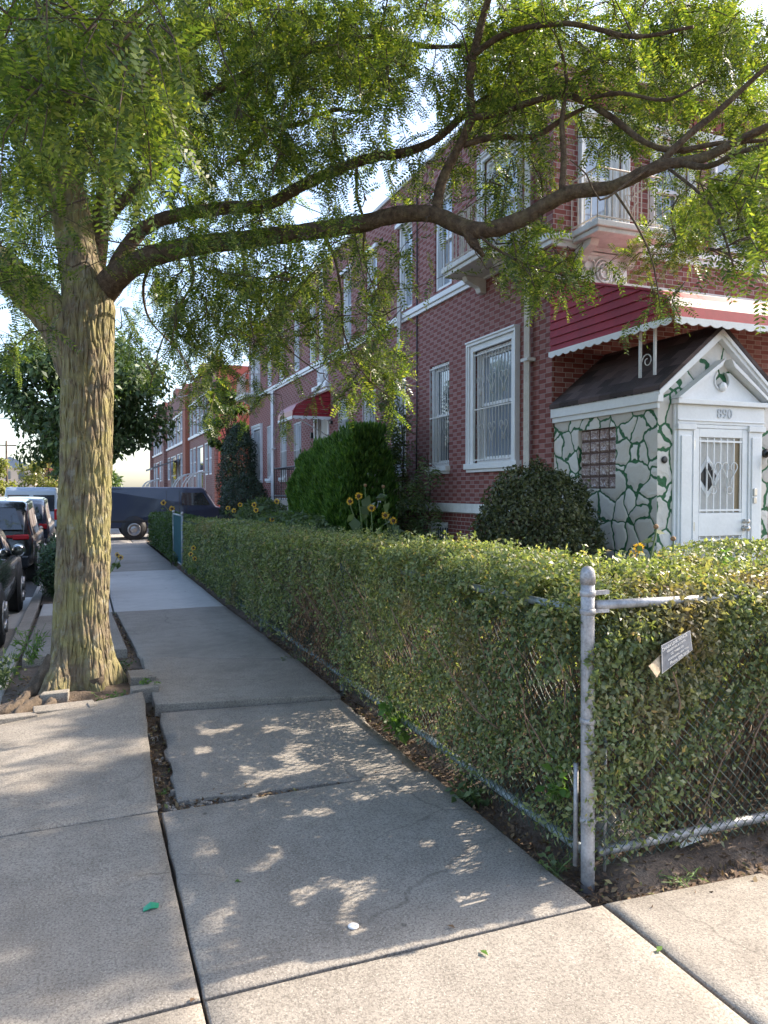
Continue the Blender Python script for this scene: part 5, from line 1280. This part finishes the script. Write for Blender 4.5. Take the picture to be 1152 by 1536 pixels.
# the little enamel sign and its torn backing
sg = thing('fence_sign', 'small weathered grey sign with white lettering hung crooked in the front hedge', 'sign', (2.43, FYY-.05, 1.0))
B = [Vector((2.325, FYY-.135, 1.035)), Vector((2.32, FYY-.145, .915)), Vector((2.515, FYY-.115, .998)), Vector((2.51, FYY-.105, 1.083))]
mb = MB(); nn = (B[2]-B[1]).cross(B[0]-B[1]).normalized(); nn = nn if nn.y < 0 else -nn; th = nn*.003
mb.add([*B, *[p-th for p in B]], [(0, 1, 2, 3), (7, 6, 5, 4)]+[(k, (k+1) % 4, 4+(k+1) % 4, 4+k) for k in range(4)], False)
mb.build('sign_plate', simple('grey_sign_enamel', (.13, .14, .16), .5, var=.25, scale=40), sg)
ctr = sum(B, Vector())/4
mb = MB()
for p, q in zip(B, B[1:]+B[:1]):
    p, q = p+nn*.0015, q+nn*.0015; i1, i2 = p+(ctr-p)*.045, q+(ctr-q)*.045; mb.add([p, q, q*.5+i2*.5, p*.5+i1*.5], [(0, 1, 2, 3)], False)
mb.build('sign_border', OLDWHITE, sg, fixn=False)
ex = ((B[2]-B[1]).normalized()+(B[3]-B[0]).normalized()).normalized(); ey = (nn.cross(ex)).normalized(); ey = ey if ey.z > 0 else -ey
up2 = (B[0]-B[1]).normalized()
for i, (s, sz, off) in enumerate((('CHAIN LINK FENCE', .0195, -.004), ('RESIDENTIAL & COMM.', .0125, 0), ('OZ. TIMBER CO.', .0125, 0), ('WOODHAVEN, NEW YORK', .0115, 0), ('Phone 859-3839', .0195, 0))):
    c = ctr+ey*(.036-.0182*i)+nn*.003+ex*(.002+off); M = Matrix((( ex.x, ey.x, nn.x, c.x), (ex.y, ey.y, nn.y, c.y), (ex.z, ey.z, nn.z, c.z), (0, 0, 0, 1)))
    text_obj('lettering', s, sz, M, OLDWHITE, sg, .0003)
mb = MB(); C4 = [Vector((2.335, FYY-.12, .99)), Vector((2.245, FYY-.15, .955)), Vector((2.28, FYY-.16, .905)), Vector((2.332, FYY-.133, .935))]
mid = (C4[1]+C4[3])/2; mb.add([*C4, *[p+Vector((0, .003, 0)) for p in C4]], [(0, 1, 2, 3), (7, 6, 5, 4)]+[(k, (k+1) % 4, 4+(k+1) % 4, 4+k) for k in range(4)], False)
tag(mb.build('cardboard_scrap', simple('torn_cardboard', (.42, .33, .22), .8, var=.4, scale=35)), 'torn tan cardboard scrap caught in the hedge beside the small sign', 'cardboard')

# gate further along the sidewalk
gate = thing('wire_gate', 'narrow blue green mesh gate in the hedge halfway down the sidewalk', 'gate', (FX, 17.8, 0))
mb = MB()
for y in (17.05, 18.75): mb.tube([(FX-.04, y, 0), (FX-.04, y, 1.22)], .026, 10)
mb.tube([(FX-.04, 17.05, 1.18), (FX-.04, 18.75, 1.18)], .02, 8); mb.tube([(FX-.04, 17.05, .1), (FX-.04, 18.75, .1)], .02, 8); mb.build('gate_frame', GALVD, gate)
mb = MB(); mb.box(FX-.045, FX-.03, 17.08, 18.72, .12, 1.17); mb.build('gate_panel', GATEGREEN, gate)
for y in (17.05, 18.75):
    mb = MB(); mb.lathe([(.034, -.03), (.036, 0), (.02, .03), (0, .035)], (FX-.04, y, 1.24), 'z', 10); mb.build('post_cap', GALV, gate)
hedge3 = thing('privet_hedge', 'short clipped hedge beyond the blue green gate, ending by the blue van', 'hedge', (2.3, 22, 0))
a, b = hedge_pts(1.98, 2.85, 18.8, 25.6, lambda x, y: 1.05, 17000, 'wst'); grid_obj('foliage', leaves(a, b, .065, .55, .75, .15), leaf_mat('far_hedge_leaf', [(0, (.03, .06, .018)), (.6, (.055, .095, .028)), (1, (.09, .14, .045))], .35, .5), hedge3)
stems('stems', hedge3, 80, lambda: rng.uniform(2.05, 2.8), lambda: rng.uniform(18.9, 25.5), lambda y: 1.0, DRYTWIG)

# ------------------------------------------------------------------ bushes
def bush(name, label, cat, c, rad, n, size, mat, aspect=.5, lump=.14, freq=2.6, flat=0, jit=.7, deep=.10, droop=.15, group=None, stemr=.012, up=0.0, sup=2.0):
    t = thing(name, label, cat, (c[0], c[1], 0), group); u = unit(rng.normal(0, 1, (n, 3)))
    if sup != 2.0: u = u/((np.abs(u)**sup).sum(1, keepdims=True)**(1/sup))
    un = unit(u/np.array(rad)); k = np.array([1+lump*noise.fractal(Vector(q*freq)+Vector(c), 1, 2, 3) for q in u])[:, None]
    dp = np.minimum(rng.exponential(deep, n), .6)[:, None]
    p = np.array(c)+u*np.array(rad)*k*(1-dp)
    keep = p[:, 2] > .03; un = unit(un+np.array([0, 0, up]))
    grid_obj('foliage', leaves(p[keep], un[keep], size, aspect, jit, droop), mat, t)
    mb = MB()
    for _ in range(60):
        a = rng.uniform(0, 6.28); q = unit(rng.normal(0, 1, (1, 3)))[0]*np.array(rad)*.95; q[2] = abs(q[2])*.6
        tip = np.array(c)+q; b0 = (c[0]+.1*math.cos(a), c[1]+.1*math.sin(a), -.05); m = (np.array(b0)+tip)/2+rng.normal(0, .08, 3)
        mb.tube(catmull([b0, m, tip], .15)[0], stemr, 4, cap=False)
    mb.build('stems', TWIG, t, fixn=False, kind='stuff'); return t
bush('round_shrub', 'large round clipped dark green shrub beside the white stone porch', 'shrub', (4.57, 7.05, 1.13), (.68, .68, .86), 26000, .046, BOXLEAF, lump=.15, freq=3.0, deep=.10, jit=.9)
bush('box_hedge', 'low flat topped box hedge in front of the white entry door', 'hedge', (5.9, 5.0, .72), (1.42, .42, .55), 22000, .040, PRIVET, lump=.04, sup=6.0, deep=.06)
def evergreen():
    t = thing('evergreen_hedge', 'tall bright green feathery evergreen hedge leaning before the brick side wall', 'hedge', (4.3, 13, 0)); Ps = []; Ns = []
    ty = lambda y: 2.66-.115*(y-11.3)+.16*noise.noise(Vector((y*1.7, 2, 5)))
    for _ in range(30000):
        y = rng.uniform(11.2, 14.7); z = ty(y)*rng.uniform(.02, 1.0)**.8; f = rng.random()
        endr = min(1, (y-11.2)/.4, (14.7-y)/.4); hw = (.50-.26*max(0, (z/ty(y)-.72)/.28)**1.6)*(.45+.55*math.sqrt(max(0, endr)))
        lm = .10*nz(y, z, 3, 2.2)+.05*nz(y, z, 8, 6); dp = min(rng.exponential(.05), .3)
        if f < .62: p = (4.2-hw-lm+dp, y, z); nv = (-1, 0, .5)
        elif f < .72: p = (4.2+rng.uniform(-hw, hw), 11.2+.2*abs(rng.normal(0, .5))-lm+dp, z); nv = (0, -1, .5)
        elif f < .78: p = (4.2+hw, y, z); nv = (1, 0, .3)
        else: p = (4.2+rng.uniform(-.3, .3), y, ty(y)+lm*1.6-dp*1.2); nv = (0, 0, 1)
        Ps.append(p); Ns.append(nv)
    Ps = np.array(Ps); Ns = np.array(Ns, float)
    # upright flattened sprays: each a fan of three slim blades
    out = []
    for a in (-.5, 0, .5):
        d = unit(Ns*.55+np.array([0, -.15, .85])+rng.normal(0, .22, Ps.shape)+np.array([0, a, 0])); s = unit(np.cross(d, Ns+rng.normal(0, .5, Ps.shape))); L = rng.uniform(.07, .13, len(Ps))[:, None]; out.append(np.stack([Ps, Ps+d*L*.5+s*L*.13, Ps+d*L, Ps+d*L*.5-s*L*.13], 1))
    grid_obj('foliage', np.concatenate(out), ARBOR, t)
    mb = MB()
    for k in range(26):
        y = 11.4+k*.12; mb.tube([(4.35, y, -.1), (4.3+rng.normal(0, .05), y+rng.normal(0, .05), 1.0), (4.35, y, ty(y)*.9)], [.035, .025, .008], 6, cap=False)
    mb.build('stems', TWIG, t, fixn=False, kind='stuff')
evergreen()
bush('yew_shrub', 'tall dark yew shrub at the far corner of the brick house', 'shrub', (4.85, 25.6, 1.9), (.62, 1.5, 2.0), 14000, .13, YEW, .22, lump=.2, freq=2, deep=.10, up=.8, droop=-.3)
bush('yew_shrub', 'lower dark yew shrub in front of the tall yew', 'shrub', (4.45, 22.6, 1.25), (.68, 1.3, 1.0), 9000, .11, YEW, .22, lump=.2, freq=2, deep=.10, up=.8, droop=-.3)
bush('rounded_shrub', 'small rounded mid green shrub between the yews and the flower bed', 'shrub', (3.9, 17.5, .95), (.62, .75, .62), 6000, .07, SUNLEAF, lump=.12, deep=.08)
bush('flower_bed_shrub', 'loose leafy green flower bed plants behind the hedge with yellow blooms among them', 'plant', (3.35, 12.9, .86), (.55, 2.7, .48), 9000, .085, SUNLEAF, .5, lump=.3, freq=1.6, deep=.15, droop=.5)
bush('leafy_shrub', 'dark leafy low plants growing under the sapling along the side wall', 'plant', (4.9, 10.9, .55), (.4, 1.5, .5), 4200, .075, BROAD, .45, lump=.35, freq=1.8, deep=.2, droop=.4)
bush('juniper_shrub', 'shaggy dark green juniper growing at the curb behind the tree trunk', 'shrub', (-.38, 13.7, .44), (.30, .75, .55), 5200, .10, leaf_mat('juniper_leaf', [(0, (.02, .045, .02)), (.6, (.035, .075, .03)), (1, (.06, .11, .04))], .2, .6), .2, lump=.45, freq=2.2, deep=.2, up=.5)

# ------------------------------------------------------------------ other trees
def broad_tree(name, label, base, height, crown_c, rad, n, size, mat, cl=60, aspect=.5, group=None, tr=.11, droop=.6):
    t = thing(name, label, 'tree', base, group); mb = MB(); b = Vector(base); c = Vector(crown_c)
    mb.tube(catmull([b-Vector((0, 0, .1)), b+Vector((.03, 0, height*.25)), c-Vector((0, 0, rad[2]*.5)), c+Vector((0, 0, rad[2]*.5))], .2)[0], tr, 10) if False else None
    cc = catmull([b-Vector((0, 0, .1)), b+Vector((.03, 0, height*.25)), c-Vector((0, 0, rad[2]*.4)), c+Vector((0, 0, rad[2]*.6))], .2)[0]
    mb.tube(cc, list(np.linspace(tr, tr*.25, len(cc))), 10)
    Ps = []; Ns = []
    for k in range(cl):
        u = unit(rng.normal(0, 1, (1, 3)))[0]; q = np.array(crown_c)+u*np.array(rad)*rng.uniform(.35, 1)**.6; s = rng.uniform(.16, .30)*min(rad)*1.15
        mb.tube([cc[int(len(cc)*rng.uniform(.55, .85))], tuple((np.array(cc[-3])+q)/2+rng.normal(0, .15, 3)), tuple(q)], [tr*.3, tr*.15, .006], 5, cap=False)
        m = n//cl; w = unit(rng.normal(0, 1, (m, 3))); rr = rng.uniform(0, 1, (m, 1))**.4; Ps.append(q+w*rr*np.array([s*1.25, s*1.25, s*.8])); Ns.append(unit(w*.7+u*.4+np.array([0, 0, .5])))
    mb.build('trunk', TWIG, t, fixn=False); grid_obj('crown', leaves(np.concatenate(Ps), np.concatenate(Ns), size, aspect, .7, droop), mat, t); return t
broad_tree('street_tree', 'dark green broad leaved street tree directly behind the big trunk', (-.12, 18.2, 0), 3, (-.02, 18.4, 3.75), (1.85, 1.6, 1.55), 17000, .15, BROAD, 85, .42)
broad_tree('street_tree', 'smaller street tree further on, seen low between the trunk and the row houses', (.05, 31.5, 0), 3, (.3, 31.5, 3.1), (1.5, 1.5, 1.3), 6000, .2, BROAD, 40, .42)
broad_tree('young_tree', 'loose leafy tree rising over the yews before the red stucco wall', (5.1, 29.2, 0), 4, (4.95, 27.9, 4.2), (.75, 1.2, 1.6), 5200, .19, leaf_mat('mid_tree_leaf', [(0, (.035, .065, .02)), (.6, (.06, .10, .03)), (1, (.10, .15, .045))], .4, .5), 34, .4, tr=.08)
for lab, b, c, rad in (('yellow green tree down the street at the far left edge', (-13, 86, 0), (-13.2, 86, 3.7), (3.6, 3, 3.0)), ('yellow green tree down the street, second from the left edge', (-9.4, 92, 0), (-9.6, 92, 2.9), (2.6, 3, 2.4)), ('distant olive tree down the street just left of the trunk', (-4.6, 120, 0), (-4.6, 120, 3.6), (4.4, 4, 3.2))):
    broad_tree('distant_tree', lab, b, 4, c, rad, 4200, .42, FARLEAF, 40, .6, 'distant trees down the street', .2)
# sapling against the side wall
sp = thing('sapling', 'spindly sapling with hanging leaflets climbing the brick wall between two barred windows', 'tree', (5.1, 11.7, 0)); mb = MB(); lp = []; ld = []
for x0, y0, hgt, ly in ((5.05, 11.75, 3.6, .25), (5.0, 11.9, 2.6, -.2), (5.1, 11.3, 2.3, -.5)):
    cc = catmull([(x0, y0, -.1), (x0-.05, y0+ly*.3, hgt*.35), (x0+.02, y0+ly*.7, hgt*.7), (x0-.1, y0+ly, hgt)], .1)[0]; mb.tube(cc, list(np.linspace(.022, .005, len(cc))), 6, cap=False)
    for k in range(int(30*hgt)):
        p = cc[int(rng.uniform(.28, 1)*(len(cc)-1))]; d = np.array([rng.normal(-.25, .35), rng.normal(0, .7), rng.uniform(-.3, .25)]); q = np.array(p)+unit(d[None])[0]*rng.uniform(.1, .42); q[0] = min(q[0], 5.3)
        if rng.random() < .5: mb.tube([tuple(p), tuple(q)], .004, 4, cap=False)
        for _ in range(2): lp.append(q); ld.append([rng.normal(-.2, .3), rng.normal(0, .7), rng.uniform(-.9, .1)])
mb.build('trunk', TWIG, sp, fixn=False); grid_obj('crown', pinnate(lp, ld, np.full(len(lp), 1.0), pairs=5, L=.30, l=.10, w=.042), leaf_mat('sapling_leaf', [(0, (.05, .08, .03)), (.6, (.09, .13, .05)), (1, (.17, .17, .07))], .45, .5), sp)

# ------------------------------------------------------------------ sunflowers
def sunflower(label, base, stalks, group='sunflowers about the garden', leafn=8, leafs=.16, petal=.030):
    t = thing('sunflower', label, 'flower', base, group); mb = MB(); Lp = []; Ln = []
    for (tip, look, kind) in stalks:
        tip = Vector(tip); b = Vector(base); m = b.lerp(tip, .5)+Vector((rng.normal(0, .05), rng.normal(0, .05), .05)); cc = catmull([b, m, tip+Vector((0, 0, -.04)), tip], .06)[0]; mb.tube(cc, list(np.linspace(.011, .006, len(cc))), 6, cap=False)
        for k in range(leafn):
            p = cc[int(rng.uniform(.3, .95)*(len(cc)-1))]; Lp.append(np.array(p)+rng.normal(0, .035, 3)); Ln.append([rng.normal(-.3, .6), rng.normal(-.4, .6), rng.uniform(.1, 1)])
        lk = Vector(look).normalized(); x = lk.cross(Vector((0, 0, 1))).normalized(); y = x.cross(lk); r = petal*.72
        h = MB(lambda a, b_, c_: tuple(tip+x*a+y*b_+lk*c_)); h.lathe([(r*.5, -.02), (r, -.006), (r*.98, .006), (r*.6, .016), (.0, .018)], (0, 0, 0), 'z', 16); hd = h.build('flower_head', SEEDTAN if kind == 'dry' else SEED, t)
        n = 16 if kind != 'dry' else 0; V = []
        for k in range(n):
            a = k*math.tau/n+rng.uniform(-.1, .1); dr = x*math.cos(a)+y*math.sin(a); sd = x*-math.sin(a)+y*math.cos(a); pl = petal*rng.uniform(.8, 1.25); fwd = lk*rng.uniform(-.25, .35)*pl
            V.append([tip+dr*r*.85, tip+dr*(r+pl*.5)+sd*pl*.22+fwd*.5, tip+dr*(r+pl)+fwd, tip+dr*(r+pl*.5)-sd*pl*.22+fwd*.5])
        if n: grid_obj('petals', [[tuple(q) for q in v] for v in V], PETAL, hd)
    mb.build('stalk', STALK, t, fixn=False); grid_obj('leaves', leaves(np.array(Lp), np.array(Ln), leafs, .62, .4, .5), SUNLEAF, t); return t
def at(px, py, d): return tuple(P(px, py, d))
cam_d = lambda dx=0, dz=0: (-.4+dx, -.9, .1+dz)
sunflower('sunflower plant with several open yellow heads in front of the evergreen hedge', (3.45, 8.9, 0), [(at(538, 744, 9.6), cam_d(), 'y'), (at(525, 752, 9.7), cam_d(-.3), 'y'), (at(557, 762, 9.5), cam_d(.2), 'y'), (at(548, 728, 9.7), cam_d(.5, .3), 'dry')], leafn=11, leafs=.20)
sunflower('smaller sunflower plant low beside the white downpipe and the sapling', (3.75, 8.6, 0), [(at(590, 781, 9.4), cam_d(.3), 'y'), (at(578, 773, 9.5), cam_d(0), 'y'), (at(575, 730, 9.6), cam_d(0, .5), 'dry')], leafn=10, leafs=.20)
sunflower('tall sunflowers with brown seed heads behind the corner post, near the porch', (4.05, 4.55, 0), [(at(984, 790, 5.9), cam_d(-.2), 'dry'), (at(1010, 808, 5.8), cam_d(.9, .2), 'dry'), (at(958, 822, 5.7), cam_d(-.9, .1), 'y'), (at(949, 834, 5.7), (-1, .1, -.2), 'y'), (at(992, 838, 5.8), cam_d(.3, -.3), 'dry')], leafn=7, leafs=.12, petal=.027)
sunflower('small sunflower with one yellow bloom leaning out from behind the trunk', (.14, 13.2, 0), [(at(181, 836, 13.3), cam_d(.1), 'y'), (at(176, 832, 13.5), cam_d(-.4), 'y')], leafn=7, leafs=.13)
sunflower('sunflower rising above the short hedge before the blue van', (2.4, 20.2, .6), [(at(245, 754, 19.6), cam_d(), 'y'), (at(258, 763, 19.5), cam_d(.4), 'y')], leafn=4, leafs=.12, petal=.045)
sunflower('sunflower pushed through the hedge face just past the blue green gate', (2.12, 14.6, .2), [(at(290, 822, 14.3), cam_d(-.3), 'y'), (at(286, 831, 14.3), cam_d(-.2), 'y'), (at(292, 838, 14.2), cam_d(-.5), 'y')], leafn=4, leafs=.12)
sunflower('sunflowers blooming among the flower bed plants at their far end', (3.5, 15.2, .2), [(at(342, 762, 15.2), cam_d(), 'y'), (at(351, 766, 15.1), cam_d(-.2), 'y'), (at(360, 757, 15.4), cam_d(.2), 'y')], leafn=8, leafs=.15)
sunflower('sunflowers blooming among the flower bed plants at their near end', (3.3, 13.2, .2), [(at(381, 757, 13.6), cam_d(), 'y'), (at(384, 765, 13.5), cam_d(-.2), 'y'), (at(415, 752, 13.4), cam_d(.2), 'y'), (at(408, 779, 13.2), cam_d(0), 'y')], leafn=8, leafs=.15)

# ------------------------------------------------------------------ weeds
def weed(label, base, r, h, n, size, mat=FRESH, aspect=.5, vine=False, cat='weed'):
    t = thing('weed', label, cat, base, 'weeds in the pavement cracks and along the fence'); b = np.array(base); Lp = []; Ln = []; mb = MB()
    for _ in range(max(4, n//7)):
        a = rng.uniform(0, 6.28); q = b+np.array([r*math.cos(a), r*math.sin(a), h])*rng.uniform(.5, 1, 3); mb.tube([tuple(b+rng.normal(0, r*.15, 3)*np.array([1, 1, 0])), tuple((b+q)/2+np.array([0, 0, h*.12])), tuple(q)], .0022, 4, cap=False)
        for k in range(7): s = rng.uniform(.25, 1); Lp.append(b+(q-b)*s+rng.normal(0, size*.3, 3)); Ln.append([rng.normal(0, .5), rng.normal(-.2, .5), .8])
    mb.build('stem', STALK, t, fixn=False); grid_obj('leaves', leaves(np.array(Lp), np.array(Ln), size, aspect, .4, .3), mat, t); return t
G = lambda px, py, z=0: tuple(gp(px, py, z))
weed('leafy green weed growing between the concrete blocks in front of the trunk', G(165, 1060, .0), .13, .12, 90, .040)
weed('green weed on top of the tilted concrete block right of the trunk', G(226, 1032, .07), .09, .09, 60, .032)
weed('tall ferny green shoot springing from the left side of the trunk', (-.42, 7.0, .25), .17, .36, 150, .05, aspect=.28)
weed('dark green weeds at the left edge beside the exposed root', G(8, 1035, -.02), .16, .36, 150, .055, SUNLEAF)
weed('low tuft of weeds in the soil just right of the trunk', G(180, 1005, -.02), .14, .10, 80, .035, SUNLEAF)
weed('tiny clover in the wide gap at the near end of the crack', G(243, 1192, -.04), .03, .03, 24, .018)
weed('small weed at the head of the wide crack', G(298, 1058, .0), .05, .04, 30, .02)
weed('bright green vine leaves climbing the bottom of the fence at mid sidewalk', (2.0, 4.75, .0), .16, .30, 130, .065, FRESH, .75)
weed('broad leaved weed beside the sidewalk edge under the fence rail', (1.99, 3.75, -.03), .16, .12, 90, .055, SUNLEAF)
weed('pale green grape leaves hanging on the wire just left of the corner post', (2.0, 2.9, .28), .06, .24, 50, .05, FRESH, .8)
weed('small weeds at the foot of the corner post', (1.97, 2.86, -.03), .08, .10, 50, .035, SUNLEAF)
weed('sparse grass at the edge of the soil in front of the cross street fence', (2.45, 2.58, -.03), .14, .05, 60, .05, FRESH, .1)
weed('little weed by the rail right of the white litter', (3.05, 2.66, -.03), .07, .10, 40, .03, SUNLEAF)
weed('grass growing in the seam where the sidewalk meets the hedge', G(440, 992, -.01), .22, .05, 90, .045, SUNLEAF, .12)
weed('green plants spilling over the sidewalk edge by the gate', (1.98, 18.0, .0), .2, .35, 100, .09, SUNLEAF)
weed('bright leafy shoots standing above the front hedge before the door', (3.62, 3.6, 1.18), .10, .16, 60, .05, FRESH, .45)

# ------------------------------------------------------------------ odds and ends
mb = MB(); c = gp(530, 1390, .004); mb.lathe([(.0, .0), (.021, .0), (.022, .004), (.018, .006), (0, .005)], tuple(c), 'z', 20); tag(mb.build('bottle_cap', simple('white_plastic', (.66, .66, .68), .4)), 'small round white bottle cap lying on the near sidewalk slab', 'litter')
mb = MB(); c = gp(226, 1362, .006); V = [(c.x+dx, c.y+dy, c.z+dz) for dx, dy, dz in ((-.03, -.012, 0), (0, -.02, .012), (.03, -.01, .004), (.034, .012, .008), (.0, .016, .018), (-.028, .012, .002))]; V += [(x, y, z-.004) for x, y, z in V]
mb.add(V, [(0, 1, 4, 5), (1, 2, 3, 4), (11, 10, 7, 6), (10, 9, 8, 7)]+[(k, (k+1) % 6, 6+(k+1) % 6, 6+k) for k in range(6)], False); tag(mb.build('candy_wrapper', simple('green_wrapper', (.02, .26, .13), .3)), 'crumpled green wrapper on the sidewalk left of the long joint', 'litter')
mb = MB(); c = Vector((2.68, 2.80, .02)); V = [c+Vector(q) for q in ((-.07, -.02, 0), (.06, -.015, .015), (.07, .03, .06), (-.05, .03, .045))]; V += [p+Vector((0, .004, 0)) for p in V]; mb.add(V, [(0, 1, 2, 3), (7, 6, 5, 4)]+[(k, (k+1) % 4, 4+(k+1) % 4, 4+k) for k in range(4)], False); tag(mb.build('paper_scrap', simple('white_paper', (.7, .7, .66), .8)), 'white paper scrap lying under the bottom rail of the front fence', 'litter')
mb = MB(); vs = []; 
for k in range(40):
    pass
rk = MB(); c = Vector((2.40, 2.98, .06))
for i in range(9):
    for j in range(14):
        th, ph = math.pi*i/8, math.tau*j/14; q = Vector((math.sin(th)*math.cos(ph)*.17, math.sin(th)*math.sin(ph)*.12, math.cos(th)*.13)); q *= 1+.35*noise.noise(q*9); rk.v.append(tuple(c+q))
rk.f = [(i*14+j, i*14+(j+1) % 14, (i+1)*14+(j+1) % 14, (i+1)*14+j) for i in range(8) for j in range(14)]; rk.mi = [0]*len(rk.f); rk.sm = [False]*len(rk.f)
tag(rk.build('rock', CONC), 'pale rough rock lying behind the fence wire near the corner post', 'rock')
bl = thing('marker_post', 'small bright blue marker post on a dark base behind the trunk', 'post', (.20, 12.9, 0)); mb = MB(); mb.box(.155, .225, 12.86, 12.92, .14, .44); mb.build('blue_sleeve', simple('blue_plastic', (.02, .13, .45), .4), bl, bevel=.01)
mb = MB(); mb.box(.15, .23, 12.855, 12.925, -.05, .138); mb.build('base', BLACKIRON, bl, bevel=.008); mb = MB(); mb.box(.17, .21, 12.85, 12.859, .2, .40); mb.build('label_panel', simple('pale_label', (.45, .6, .75), .5), bl)
# a few dropped leaves lying singly on the flags
for i, (px, py, lab) in enumerate(((720, 1425, 'single green leaf lying in the sunny strip of sidewalk'), (352, 1323, 'single green leaf lying on the shaded slab below the rubble joint'), (985, 1428, 'single yellow leaf lying at the right hand joint'), (683, 1392, 'single dull leaf lying beside the cross joint in the slab'), (285, 1503, 'dark flattened leaf beside the long joint at the bottom'))):
    c = np.array([gp(px, py, .008)]); o = grid_obj('fallen_leaf', leaves(c, np.array([[0, 0, 1.]]), .05, .5, .15, 0), LITTER if i in (3, 4) else FRESH); tag(o, lab, 'leaf', 'leaves dropped on the sidewalk')
# utility poles and wires
def pole(label, x, y, h):
    t = thing('utility_pole', label, 'pole', (x, y, 0), 'utility poles down the street'); mb = MB(); mb.tube([(x, y, -.2), (x, y, h)], [.16, .11], 10); mb.build('post', TWIG, t)
    mb = MB(); mb.box(x-1.2, x+1.2, y-.06, y+.06, h-.7, h-.55); mb.build('crossarm', TWIG, t)
pole('utility pole down the street, nearer one at the left edge', -11.6, 70, 8.2); pole('thin utility pole far down the street left of the big trunk', -9.2, 110, 8.4); 
for i, (lab, a, b) in enumerate((('upper overhead wire strung along the far side of the street', (-11.6, 70, 7.8), (-9.2, 110, 8.0)), ('lower overhead wire strung along the far side of the street', (-11.6, 70, 6.6), (-9.2, 110, 6.8)), ('thin pale wire running from the row house front out over the street', (5.3, 42, 6.9), (-11.6, 70, 7.4)), ('dark service wire sagging from the far house fronts across the van', (5.3, 36, 5.6), (-11.6, 50, 6.3)))):
    mb = MB(); p, q = Vector(a), Vector(b); mb.tube([p.lerp(q, k/20)-Vector((0, 0, .5*math.sin(math.pi*k/20))) for k in range(21)], .018, 4); tag(mb.build('overhead_wire', BLACKIRON if i != 2 else GREYPIPE), lab, 'wire')
# buildings closing the view down the street
def far_block(label, x0, x1, y0, y1, h, mat, roofm, gable=True):
    t = thing('distant_house', label, 'house', ((x0+x1)/2, y0, 0), 'distant houses down the street'); mb = MB(); mb.box(x0, x1, y0, y1, -.2, h); mb.build('wall', mat, t)
    mb = MB(); xm = (x0+x1)/2
    if gable: mb.add([(x0-.3, y0-.3, h), (x1+.3, y0-.3, h), (xm, y0-.3, h+2), (x0-.3, y1, h), (x1+.3, y1, h), (xm, y1, h+2)], [(0, 1, 2), (3, 5, 4), (0, 2, 5, 3), (1, 4, 5, 2), (0, 3, 4, 1)], False)
    else: mb.box(x0-.2, x1+.2, y0-.2, y1, h+.002, h+.4)
    mb.build('roof', roofm, t)
    n = max(2, int((x1-x0)/2.6))
    for k in range(n):
        for z in (1.2, 4.0):
            if z+1.4 < h: u = x0+.8+k*(x1-x0-1.2)/n; mb = MB(); mb.box(u, u+1.0, y0-.05, y0+.02, z, z+1.4); mb.build('window', PANE, t)
BLUER = simple('blue_grey_roof', (.16, .20, .26), .7); TAN = simple('tan_siding', (.42, .36, .30), .8)
far_block('distant tan house with a blue grey roof far down the street', -16, -8, 150, 160, 6.0, TAN, BLUER)
far_block('distant red brick block far down the street left of the trunk', -7, -1.5, 165, 175, 8.5, CLAYSTUCCO, GREYROOF, False)
far_block('distant pale house closing the street behind the yellow green trees', -26, -17, 140, 150, 5.5, OLDWHITE, BLUER)
# ------------------------------------------------------------------ camera, sky, sun
cam = bpy.data.cameras.new('camera'); cam.sensor_fit = 'VERTICAL'; cam.sensor_height = 24; cam.sensor_width = 18; cam.lens = F/1536*24
cam.clip_start = .05; cam.clip_end = 1500
co = bpy.data.objects.new('camera', cam); COL.objects.link(co); co.location = (0, 0, EYE)
co.rotation_euler = (math.pi/2+PITCH, 0, -YAW); SC.camera = co
w = bpy.data.worlds.new('World'); SC.world = w; w.use_nodes = True; nt = w.node_tree
sky = nt.nodes.new('ShaderNodeTexSky'); sky.sky_type = 'NISHITA'; sky.sun_disc = False; sky.sun_elevation = SUN_EL; sky.sun_rotation = math.pi/2-SUN_AZ
sky.air_density = .9; sky.dust_density = 2.2; sky.ozone_density = .35
nt.links.new(sky.outputs[0], nt.nodes['Background'].inputs[0]); nt.nodes['Background'].inputs[1].default_value = .15
L = bpy.data.lights.new('sun', 'SUN'); L.energy = 3.7; L.angle = math.radians(.55); L.color = (1, .88, .73)
lo = bpy.data.objects.new('sun', L); COL.objects.link(lo); lo.rotation_euler = (-SUN).to_track_quat('-Z', 'Y').to_euler()
vs_ = SC.view_settings; SC.display_settings.display_device = 'sRGB'; vs_.view_transform = 'Standard'; vs_.look = 'None'; vs_.exposure = 1.8; vs_.gamma = 1
SC.cycles.max_bounces = 8; SC.cycles.diffuse_bounces = 4; SC.cycles.transmission_bounces = 6; SC.cycles.sample_clamp_indirect = 6
SC.cycles.use_adaptive_sampling = True; SC.cycles.adaptive_threshold = .015
try: SC.cycles.use_denoising = True
except Exception: pass
